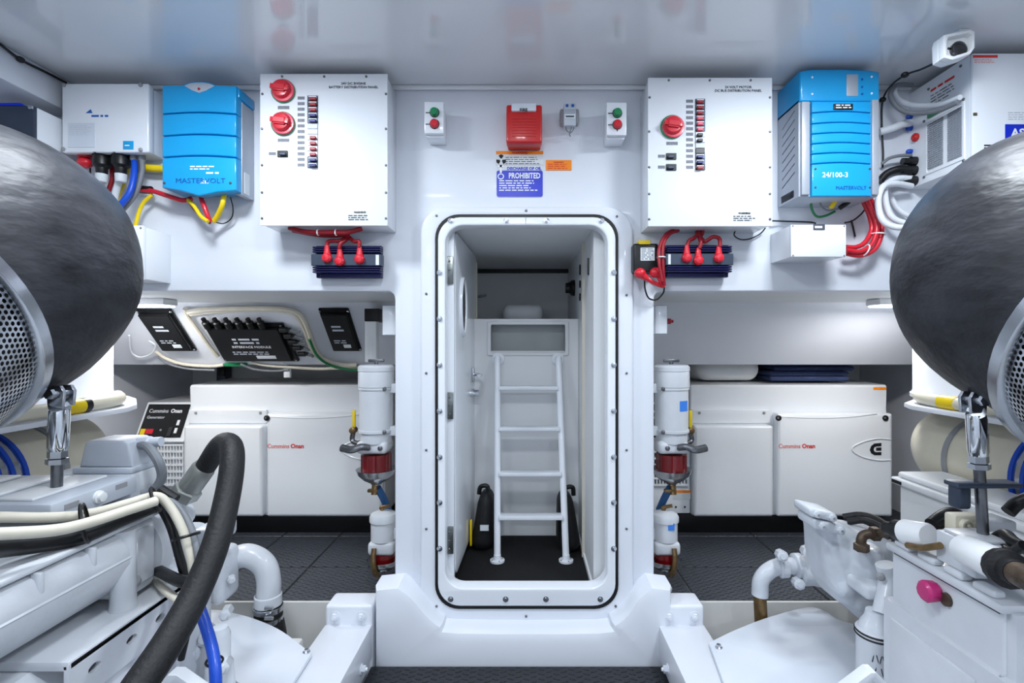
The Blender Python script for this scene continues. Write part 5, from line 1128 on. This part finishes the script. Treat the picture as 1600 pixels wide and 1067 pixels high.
# front gear end
bm = NB(); box(bm, (-1.35, 1.33, 0), (-.90, 1.5, .56), .05, 4); fe = O('gear_case', bm, M['lump'], e)
for x, y, Y, r, h in ((262, 815, 1.42, .035, .06), (262, 862, 1.45, .04, .06), (283, 900, 1.42, .035, .05), (312, 880, 1.5, .03, .06), (250, 905, 1.4, .045, .05)):
    bm = NB(); c = P(x, y, Y); lathe(bm, c+Vector((0, h, 0)), (.25, -1, .1), [(0, r), (h*.7, r), (h*.8, r*.7), (h*1.25, r*.65), (h*1.3, 0)], 18); O('boss', bm, M['lump'], fe)
bm = NB(); pbox(bm, 298, 828, 336, 856, 1.48, 1.6, .012); O('sensor_housing', bm, M['lump'], fe)
bm = NB(); pbox(bm, 258, 830, 300, 930, 1.46, 1.56, .03, 4); O('side_housing', bm, M['lump'], fe)
bm = NB(); pbox(bm, 322, 866, 346, 950, 1.84, 1.97, .03, 4); O('pump_flange', bm, M['lump'], fe)
c = P(343, 1010, 1.42); bm = NB(); lathe(bm, (c.x, c.y, -.2), (0, 0, 1), [(0, .045), (.3, .045), (.32, .055), (.40, .055), (.42, .04), (.50, .035), (.51, .028), (.58, .028), (.6, .02), (.6, 0)], 20); O('water_pump', bm, M['lump'], e)
for x, y, Y, r in ((320, 995, 1.42, .022), (300, 1020, 1.4, .022), (352, 960, 1.46, .016), (348, 1042, 1.38, .018)):
    bm = NB(); lathe(bm, P(x, y, Y), (.4, -1, .2), [(-.05, r), (.01, r), (.012, r*.6), (.022, r*.55), (.023, 0)], 6 if r < .02 else 14); O('fitting', bm, M['lump'], e)
# bent elbow outlet
t = T('coolant_elbow', 'white bent coolant pipe clamped to a black rubber hose', 'pipe')
bm = NB(); tube(bm, [P(342, 884, 1.9), P(362, 874, 1.985), P(388, 868, 1.985), P(412, 882, 1.985), P(420, 908, 1.985), P(418, 944, 1.985)], .044, 20, 8); O('pipe', bm, M['paint'], t)
bm = NB(); lathe(bm, P(358, 876, 1.985), (-1, .05, -.25), [(0, .049), (.02, .049), (.021, .064), (.04, .064)], 20); O('flange', bm, M['paint'], t)
for x, y in ((352, 852), (362, 903)):
    bm = NB(); lathe(bm, P(x, y, 1.89), (.5, -1, 0), [(0, .014), (.02, .014), (.022, .008), (.03, .008)], 8); O('bolt', bm, M['paint'], t)
bm = NB(); lathe(bm, P(419, 928, 1.985), (0, 0, -1), [(0, .045), (.003, .05), (.04, .05), (.043, .045)], 20, cap=False); O('pipe_bead', bm, M['paint'], t)
bm = NB(); tube(bm, [P(419, 947, 1.985), P(420, 965, 1.985), P(426, 1000, 1.985), P(429, 1050, 1.985)], .0515, 18); O('rubber_hose', bm, M['rubber'], t)
for y in (950, 966):
    bm = NB(); lathe(bm, P(419, y, 1.985)+Vector((0, 0, -.008)), (.05, 0, 1), [(0, .052), (.001, .055), (.019, .055), (.02, .052)], 24, cap=False)
    lathe(bm, P(414, y, 1.925), (1, 0, 0), [(0, .007), (.03, .007)], 8); O('hose_clamp', bm, M['steel'], t)
# control unit on top, connector box, conduit
t = T('engine_control_unit', 'flat light grey control unit lying on top of the engine', 'control unit')
bm = NB(); box(bm, (-1.52, 1.09, .80), (-1.012, 1.334, .845), .006); ec = O('case', bm, M['lgrey'], t)
bm = NB(); box(bm, (-1.45, 1.12, .764), (-1.1, 1.3, .80), .004); O('mount', bm, M['mgrey'], t)
for k in range(4):
    bm = NB(); box(bm, (-1.48+k*.11, 1.11, .845), (-1.40+k*.11, 1.31, .852), .003); O('cooling_pad', bm, M['white'], ec)
for y, z in ((1.14, .828), (1.28, .832)):
    bm = NB(); box(bm, (-1.0125, y-.018, z-.006), (-1.0105, y+.018, z+.006)); O('marking', bm, M['mgrey'], ec)
bm = NB(); lathe(bm, (-1.012, 1.21, .825), (1, 0, 0), [(0, .015), (.006, .015), (.007, .011), (.014, .011), (.015, 0)], 14); O('side_plug', bm, M['white'], ec)
t = T('connector_box', 'grey tapered connector box standing on the control unit', 'connector box')
bm = NB(); box(bm, (-1.185, 1.335, .846), (-1.03, 1.44, .862), .004); O('base_flange', bm, M['lgrey'], t)
bm = NB(); yprof(bm, [(-1.175, .862), (-1.035, .862), (-1.045, .925), (-1.06, .932), (-1.15, .932), (-1.16, .925)], 1.345, 1.43, .006); O('housing', bm, M['lgrey'], t)
bm = NB(); box(bm, (-1.25, 1.334, .764), (-1.03, 1.45, .846), .004); O('pedestal', bm, M['paint'], t)
bm = NB(); lathe(bm, (-1.05, 1.39, .915), (1, 0, .1), [(0, .018), (.03, .018), (.034, .014), (.06, .013)], 14); O('gland', bm, M['lgrey'], t)
cable('conduit', [(212, 694, 1.39), (230, 698, 1.37), (246, 718, 1.35), (253, 742, 1.355), (246, 759, 1.355), (233, 768, 1.35), (222, 772, 1.345)], .0115, 'gcable', 'corrugated grey conduit arching from the connector box', 'conduit', 10)
cable('cable', [(-40, 808, .96), (0, 808, 1.0), (90, 808, 1.08), (150, 800, 1.15), (200, 786, 1.22), (243, 775, 1.27), (264, 790, 1.28), (283, 822, 1.27), (296, 862, 1.26), (303, 900, 1.255), (307, 940, 1.245)], .0105, 'cable', 'thick cream cable lying along the engine top edge')
cable('cable', [(-40, 835, 0.8924), (0, 834, 0.9312), (80, 829, 0.9991), (130, 819, 1.0573), (200, 797, 1.1543), (243, 783, 1.2125)], .0115, 'cable', 'second cream cable below the thick cable on engine')
cable('cable', [(-40, 822, 0.9682), (0, 822, 1.0094), (90, 819, 1.0918), (150, 810, 1.1639), (200, 794, 1.2360), (243, 781, 1.2978), (272, 786, 1.3081), (294, 815, 1.2875), (306, 850, 1.2669), (312, 890, 1.2463)], .008, 'gcable', 'grey cable pressed between the cream cables')
cable('cable', [(-40, 862, .9), (20, 856, .98), (80, 848, 1.04), (130, 838, 1.09), (190, 812, 1.18), (240, 792, 1.25)], .016, 'black', 'black loom under the cream cables on engine top')
cable('cable', [(240, 903, 1.36), (256, 920, 1.27), (275, 935, 1.215), (295, 944, 1.185), (312, 940, 1.17)], .0095, 'cable', 'short cream cable crossing low behind the bent hose')
cable('cable', [(238, 886, 1.36), (258, 897, 1.28), (280, 907, 1.225), (300, 911, 1.21)], .014, 'black', 'short black sleeved loom behind the bent hose')
cable('cable', [(252, 792, 1.3), (268, 825, 1.295), (280, 868, 1.295), (290, 905, 1.29), (297, 940, 1.285)], .0105, 'black', 'black sleeved loom dropping beside the cream cable')
for (x, y, Y, d, R, l) in ((133, 817, 1.09, (1, .7, .2), .041, 'black cable tie around the cables near control unit'), (243, 780, 1.26, (1, .6, .4), .03, 'black cable tie at the cable bend'), (291, 838, 1.255, (.3, -.2, -1), .027, 'black cable tie on the falling cables')):
    bm = NB(); torus(bm, P(x, y, Y), d, R, .004, 24, 6); O('cable_tie', bm, M['black'], None, l, 'cable tie')
bm = NB(); tube(bm, [P(250, 765, 1.33), P(262, 773, 1.33), P(275, 781, 1.33)], .014, 10); O('rubber_sleeve', bm, M['rubber'], None, 'short black rubber sleeve beside the hose fitting', 'sleeve')
# big bent hose with fitting
t = T('hydraulic_hose', 'thick black hose bent over with a steel end fitting', 'hose')
bm = NB(); tube(bm, [P(322, 728, 1.42), P(338, 703, 1.40), P(350, 692, 1.37), P(361, 697, 1.33), P(363, 722, 1.29), P(356, 772, 1.24), P(337, 850, 1.16), P(304, 930, 1.08), P(262, 1005, 1.0), P(205, 1090, .92), P(150, 1180, .85)], .0265, 20, 8, r1=.031); O('hose', bm, M['rubber'], t)
d = P(322, 726, 1.42)-P(286, 776, 1.43); p0 = P(286, 776, 1.43)
bm = NB(); lathe(bm, p0, d, [(0, .034), (.004, .037), (.03, .037), (.034, .033)], 6); O('hex_nut', bm, M['zinc'], t)
bm = NB(); lathe(bm, p0+d.normalized()*.032, d, [(0, .029), (.01, .031), (.07, .031), (.078, .028)], 24); O('crimp_collar', bm, M['zinc'], t)
bm = NB(); lathe(bm, p0, -d, [(0, .022), (.05, .022), (.055, .03), (.09, .03)], 16); O('stub', bm, M['paint'], t)
cable('hose', [(308, 940, 1.3), (322, 980, 1.28), (333, 1020, 1.25), (337, 1060, 1.22), (337, 1140, 1.18)], .0135, 'hoseblue', 'bright blue hose running down past the water pump', 'hose', 14)
cable('hose', [(300, 955, 1.32), (290, 1000, 1.3), (283, 1030, 1.3)], .008, 'rubber', 'thin black hose beside the bright blue hose', 'hose')
bm = NB(); torus(bm, P(335, 1033, 1.245), (.1, -.1, 1), .018, .003, 20, 6); O('cable_tie', bm, M['black'], None, 'black cable tie on the bright blue hose', 'cable tie')
# ================================================================== right engine
e = T('engine', 'white painted diesel engine with pink capped side plug', 'engine')
bm = NB(); yprof(bm, [(.99, .49), (1.0, .49), (1.0, .625), (1.5, .625), (1.5, .49)], 1.07, 1.395, .006); hx = O('cooler_box', bm, M['paint'], e)
bm = NB(); box(bm, (.985, 1.06, .625), (1.5, 1.405, .645), .006); lidr = O('cooler_lid', bm, M['paint'], e)
bm = NB(); box(bm, (.9985, 1.08, .617), (1.0005, 1.39, .6205)); O('lid_joint', bm, M['ink'], lidr)
for k in range(4):
    y0 = 1.085+k*.08; bm = NB(); box(bm, (.99, y0, .645), (1.02, y0+.055, .662), .007, 3); O('lid_rib', bm, M['paint'], lidr)
bm = NB(); box(bm, (1.005, 1.05, .47), (1.5, 1.072, .63), .003); enf = O('end_plate', bm, M['paint'], e)
bm = NB(); lathe(bm, (1.11, 1.05, .585), FW, [(-.005, .03), (.012, .03), (.014, .022), (.004, .02), (.004, 0)], 20); O('end_boss', bm, M['paint'], enf)
bm = NB(); yprof(bm, [(.985, .4905), (.985, -.1), (1.5, -.1), (1.5, .4905)], .5, 1.41, .012); blk = O('block', bm, M['paint'], e)
bm = NB(); box(bm, (.98, 1.088, -.05), (.987, 1.096, .46)); O('seam', bm, M['paint'], blk)
bm = NB(); box(bm, (.979, 1.12, .0), (.988, 1.38, .45), .006); O('side_cover', bm, M['paint'], blk)
bm = NB(); box(bm, (1.05, .6, -.3), (1.4, 1.3, -.1), .02); O('sump', bm, M['paint'], e)
c = Vector((1.0, 1.245, .585)); bm = NB(); lathe(bm, c, (-1, 0, 0), [(0, .018), (.004, .018), (.006, .024), (.03, .026), (.036, .02), (.037, 0)], 10); pk = O('plug_cap', bm, M['pink'], e, label='pink rubber cap')
bm = NB(); lathe(bm, (1.0, 1.215, .58), (-1, 0, 0), [(0, .016), (.008, .015), (.009, 0)], 14); O('plug_seat', bm, M['bronze'], e)
# gear casing
Yg = 1.60
pl = [(1281, 826), (1300, 818), (1335, 836), (1392, 846), (1402, 900), (1402, 962), (1362, 967), (1338, 966), (1310, 953), (1294, 925), (1284, 880)]
def gx(x): return x+14
bm = NB(); plate(bm, [(P(gx(x), y, Yg).x, P(x, y, Yg).z) for x, y in pl][::-1], [], Yg, Yg+.16, .05, 4)
lathe(bm, P(1352, 905, Yg+.0), (0, -.12, 1), [(0, .045), (.05, .05), (.09, .044), (.11, .036), (.112, 0)], 20)
for bx_, by_, rx_, rz_ in ((1350, 936, .05, .04), (1312, 866, .04, .05), (1320, 915, .035, .04), (1375, 880, .04, .03)): ball(bm, P(bx_, by_, Yg+.025), rx_, .035, rz_)
tube(bm, [P(1300, 850, Yg+.01), P(1318, 890, Yg+.01), P(1330, 940, Yg+.02)], .018, 10)
gc = O('gear_case', bm, M['lump'], e)
md = gc.modifiers.new('fuse', 'REMESH'); md.mode = 'VOXEL'; md.voxel_size = .006; md.use_smooth_shade = True
md = gc.modifiers.new('soften', 'SMOOTH'); md.factor = .5; md.iterations = 14
bm = NB(); tube(bm, [P(1383, 882, 1.5), P(1388, 905, 1.5), P(1384, 935, 1.48), P(1378, 962, 1.46)], .026, 12); O('oil_gallery', bm, M['lump'], gc)
bm = NB(); pbox(bm, 1355, 918, 1392, 940, 1.5, 1.62, .012, 3); O('sensor_block', bm, M['lump'], gc)
screw(P(1376, 901, 1.48), (-.5, -1, 0), .012, M['mgrey'], gc)
for i, (x0, y0, x1, y1) in enumerate(((1266, 799, 1308, 813), (1272, 816, 1322, 832))):
    bm = NB(); a = P(x0, y0, 1.56); b = P(x1, y1, 1.56)
    box(bm, (a.x, 1.56, b.z), (b.x, 1.66, a.z), .008, 3, None)
    for v in bm.verts: v.co.z -= (v.co.x-a.x)*.22-.01
    br = O('lifting_bracket', bm, M['lump'], e)
    for fx in (.25, .82):
        q = Vector((a.x+(b.x-a.x)*fx, 1.56, (a.z+b.z)/2-(b.x-a.x)*fx*.22+.01)); bm = NB(); lathe(bm, q, FW, [(-.002, .011), (.008, .011), (.01, .007), (.01, 0)], 8); bo = O('bolt', bm, M['lump'], br)
        bm = NB(); lathe(bm, q+Vector((0, -.0102, 0)), FW, [(0, .004), (.001, .0035), (.001, 0)], 8); O('bolt_centre', bm, M['mgrey'], br)
# side outlet with hose stub
t = T('water_outlet', 'white curved outlet pipe ending in a brass tube', 'pipe')
bm = NB(); tube(bm, [P(1262, 884, 1.95), P(1235, 884, 1.95), P(1208, 888, 1.95), P(1190, 905, 1.95), P(1187, 930, 1.95)], .03, 16, 8); O('pipe', bm, M['lump'], t)
for k, (x, y, r) in enumerate(((1246, 884, .046), (1222, 886, .039))):
    bm = NB(); lathe(bm, P(x, y, 1.95), (1, 0, .05), [(-.014, r*.85), (-.01, r), (.014, r), (.018, r*.85)], 20); O('collar', bm, M['lump'], t)
bm = NB(); lathe(bm, P(1298, 890, 1.95), (-1, 0, -.03), [(0, .06), (.06, .06), (.07, .055), (.12, .055), (.125, .04)], 20); O('valve_body', bm, M['lump'], t)
for x, y in ((1222, 868), (1262, 862), (1248, 912)):
    bm = NB(); lathe(bm, P(x, y, 1.9), (-.2, -1, .2), [(-.03, .02), (.012, .02), (.014, .012), (.02, .011)], 8); O('bolt', bm, M['lump'], t)
bm = NB(); cyl(bm, P(1187, 926, 1.95), P(1192, 1030, 1.95), .0235, n=16); O('brass_tube', bm, M['brass'], t)
bm = NB(); box(bm, (P(1290, 0, 1.95).x, 1.74, P(0, 930, 1.95).z), (P(1330, 0, 1.95).x, 2.0, P(0, 850, 1.95).z), .03, 4); O('valve_mount', bm, M['lump'], t)
# brass elbow and rod
t = T('oil_line', 'brown bronze elbow and pipe on top of the gear casing', 'pipe')
bm = NB(); tube(bm, [P(1346, 858, 1.55), P(1346, 842, 1.55), P(1353, 835, 1.55), P(1375, 833, 1.52), P(1405, 826, 1.46), P(1425, 822, 1.42)], .014, 12); O('pipe', bm, M['bronze'], t)
for x, y, d in ((1346, 856, (0, 0, 1)), (1366, 834, (1, 0, 0)), (1385, 831, (1, 0, .2))):
    bm = NB(); lathe(bm, P(x, y, 1.53), d, [(-.008, .021), (.012, .021)], 6); O('hex_fitting', bm, M['bronze'], t)
cable('hose', [(1318, 808, 1.76), (1345, 805, 1.73), (1370, 812, 1.69), (1395, 828, 1.63), (1420, 842, 1.55)], .012, 'rubber', 'upper black hose curving behind the gear casing', 'hose')
cable('hose', [(1325, 815, 1.71), (1352, 813, 1.675), (1378, 824, 1.64), (1395, 836, 1.605)], .011, 'rubber', 'lower black hose curving behind the gear casing', 'hose')
# oil filter
t = T('oil_filter', 'white spin-on oil filter with dark seal ring and pen marks', 'oil filter'); c = Vector((1.008, 1.475, 0)); z0 = .114
bm = NB(); lathe(bm, (c.x, c.y, z0), (0, 0, 1), [(0, .043), (.008, .05), (.225, .05), (.23, .052), (.25, .052), (.254, .048), (.256, 0)], 28); O('can', bm, M['paint'], t)
for z in (.236, .246):
    bm = NB(); torus(bm, (c.x, c.y, z0+z), (0, 0, 1), .0515, .003, 32, 6); O('seal_ring', bm, M['rubber'], t)
bm = NB(); lathe(bm, (c.x, c.y, z0+.254), (0, 0, 1), [(0, .046), (.015, .04), (.03, .03), (.05, .026), (.052, 0)], 20); O('filter_head', bm, M['lump'], t)
for k, an in enumerate((-2.3, -2.1, -1.95, -1.8, -2.2, -1.88)):
    z = z0+(.19 if k < 4 else .155); bm = NB(); q = Vector((c.x+.0503*math.cos(an), c.y+.0503*math.sin(an), z)); box(bm, (-.001, -.001, -.011), (.001, .001, .011), 0, 2, Matrix.Translation(q) @ Matrix.Rotation((-1)**k*.25, 4, 'Y')); O('pen_mark', bm, M['ink'], t)
# bits on top of the right engine
def capsule(p0, p1, r, name, m, label, cat, ends):
    t = T(name, label, cat); p0 = Vector(p0); p1 = Vector(p1); L = (p1-p0).length
    bm = NB(); lathe(bm, p0, p1-p0, [(0, r*.8), (.008, r), (L-.008, r), (L, r*.85)], 24); O('body', bm, M[m], t)
    for q, d_, m2, rr, l2 in ends:
        bm = NB(); lathe(bm, q, d_, [(-.002, rr), (l2*.4, rr), (l2*.5, rr*.7), (l2, rr*.65)], 16); O('end_fitting', bm, M[m2], t)
    return t
a_, b_ = P(1412, 830, 1.36), P(1452, 838, 1.28); dv = (a_-b_).normalized()
capsule(a_, b_, .032, 'solenoid', 'white', 'white cylindrical solenoid at the far end of engine top', 'solenoid', [(a_, dv, 'black', .027, .06)])
t = T('valve_block', 'white square valve block between the two solenoids', 'valve block')
bm = NB(); box(bm, (1.0, 1.14, .6625), (1.1, 1.25, .735), .004); O('block', bm, M['paint'], t)
bm = NB(); box(bm, (1.01, 1.15, .735), (1.09, 1.24, .742), .003); O('gasket_plate', bm, M['paint'], t)
a_, b_ = P(1508, 858, 1.15), P(1568, 886, 1.0); dv = (b_-a_).normalized()
capsule(a_, b_, .033, 'solenoid', 'white', 'white cylindrical solenoid with dark rubber end cap', 'solenoid', [(b_, dv, 'rubber', .036, .05), (b_+dv*.045, dv, 'bronze', .022, .12)])
t = T('socket_block', 'cream block with two round ribbed sockets on engine', 'socket block')
bm = NB(); pbox(bm, 1493, 806, 1541, 843, 1.275, 1.312, .006); O('block', bm, M['cream'], t)
for x, y in ((1508, 820), (1527, 824)):
    bm = NB(); lathe(bm, P(x, y, 1.275), FW, [(0, .0155), (.012, .0155), (.012, .011), (.004, .0105), (.004, .004), (.014, .004), (.014, 0)], 18); O('socket', bm, M['cream'], t)
bm = NB(); pbox(bm, 1541, 815, 1590, 832, 1.27, 1.34, .006); O('side_arm', bm, M['paint'], t)
bm = NB(); box(bm, (1.08, 1.28, .645), (1.135, 1.31, .702), .005); O('pedestal', bm, M['paint'], t)
def loom(pts, r, label): cable('loom', pts, r, 'black', label, 'cable loom')
loom([(1454, 818, 1.34), (1470, 806, 1.36), (1485, 800, 1.385), (1498, 804, 1.395)], .014, 'black crumpled loom beside the socket block')
loom([(1462, 824, 1.33), (1478, 815, 1.34), (1490, 822, 1.33)], .012, 'short black loom stub before the socket block')
loom([(1552, 846, 1.2), (1570, 836, 1.18), (1585, 848, 1.14), (1610, 860, 1.1)], .014, 'black loom curling right of the socket block')
loom([(1560, 852, 1.17), (1580, 862, 1.12), (1600, 852, 1.08)], .01, 'thin black loom under the curling loom')
loom([(1575, 800, 1.3), (1590, 786, 1.3), (1615, 776, 1.28)], .016, 'dark loom near the battery box and blue rings')
bm = NB(); tube(bm, [P(1470, 852, 1.22), P(1440, 856, 1.27), P(1418, 852, 1.32)], .008, 8); O('copper_line', bm, M['brass'], None, 'thin copper line along the engine lid', 'pipe')
t = T('rubber_mount', 'dark grey bracket arm gripping the right support rod', 'bracket')
bm = NB(); pbox(bm, 1498, 760, 1520, 797, 1.19, 1.225, .008, 3); O('arm', bm, M['slate'], t)
bm = NB(); pbox(bm, 1498, 756, 1600, 764, 1.185, 1.23, .004); O('crossbar', bm, M['slate'], t)
# white channel pieces low in front
t = T('frame_channel', 'white folded channel piece below the oil filter', 'channel')
a = P(1352, 1042, 1.15)
bm = NB(); plate(bm, [(a.x-.12, a.z-.09), (a.x, a.z), (a.x+.012, a.z), (a.x+.12, a.z-.11), (a.x+.105, a.z-.12), (a.x+.004, a.z-.02), (a.x-.11, a.z-.105)], [], 1.13, 1.16, .003, 2); O('folded_strip', bm, M['paint'], t)
bm = NB(); box(bm, (a.x-.02, 1.14, -.3), (a.x+.03, 1.155, a.z-.04), .004); O('post', bm, M['paint'], t)
t = T('frame_channel', 'white folded channel piece below the water pump', 'channel')
a = P(278, 1046, 1.15)
bm = NB(); plate(bm, [(a.x-.1, a.z-.09), (a.x-.01, a.z), (a.x+.01, a.z), (a.x+.14, a.z-.09), (a.x+.13, a.z-.105), (a.x, a.z-.02), (a.x-.09, a.z-.105)], [], 1.13, 1.16, .003, 2); O('folded_strip', bm, M['paint'], t)
bm = NB(); box(bm, (a.x-.02, 1.14, -.3), (a.x+.015, 1.155, a.z-.04), .004); O('post', bm, M['paint'], t)
# ------------------------------------------------------------------ finish
for t in list(THINGS): finalize(t)
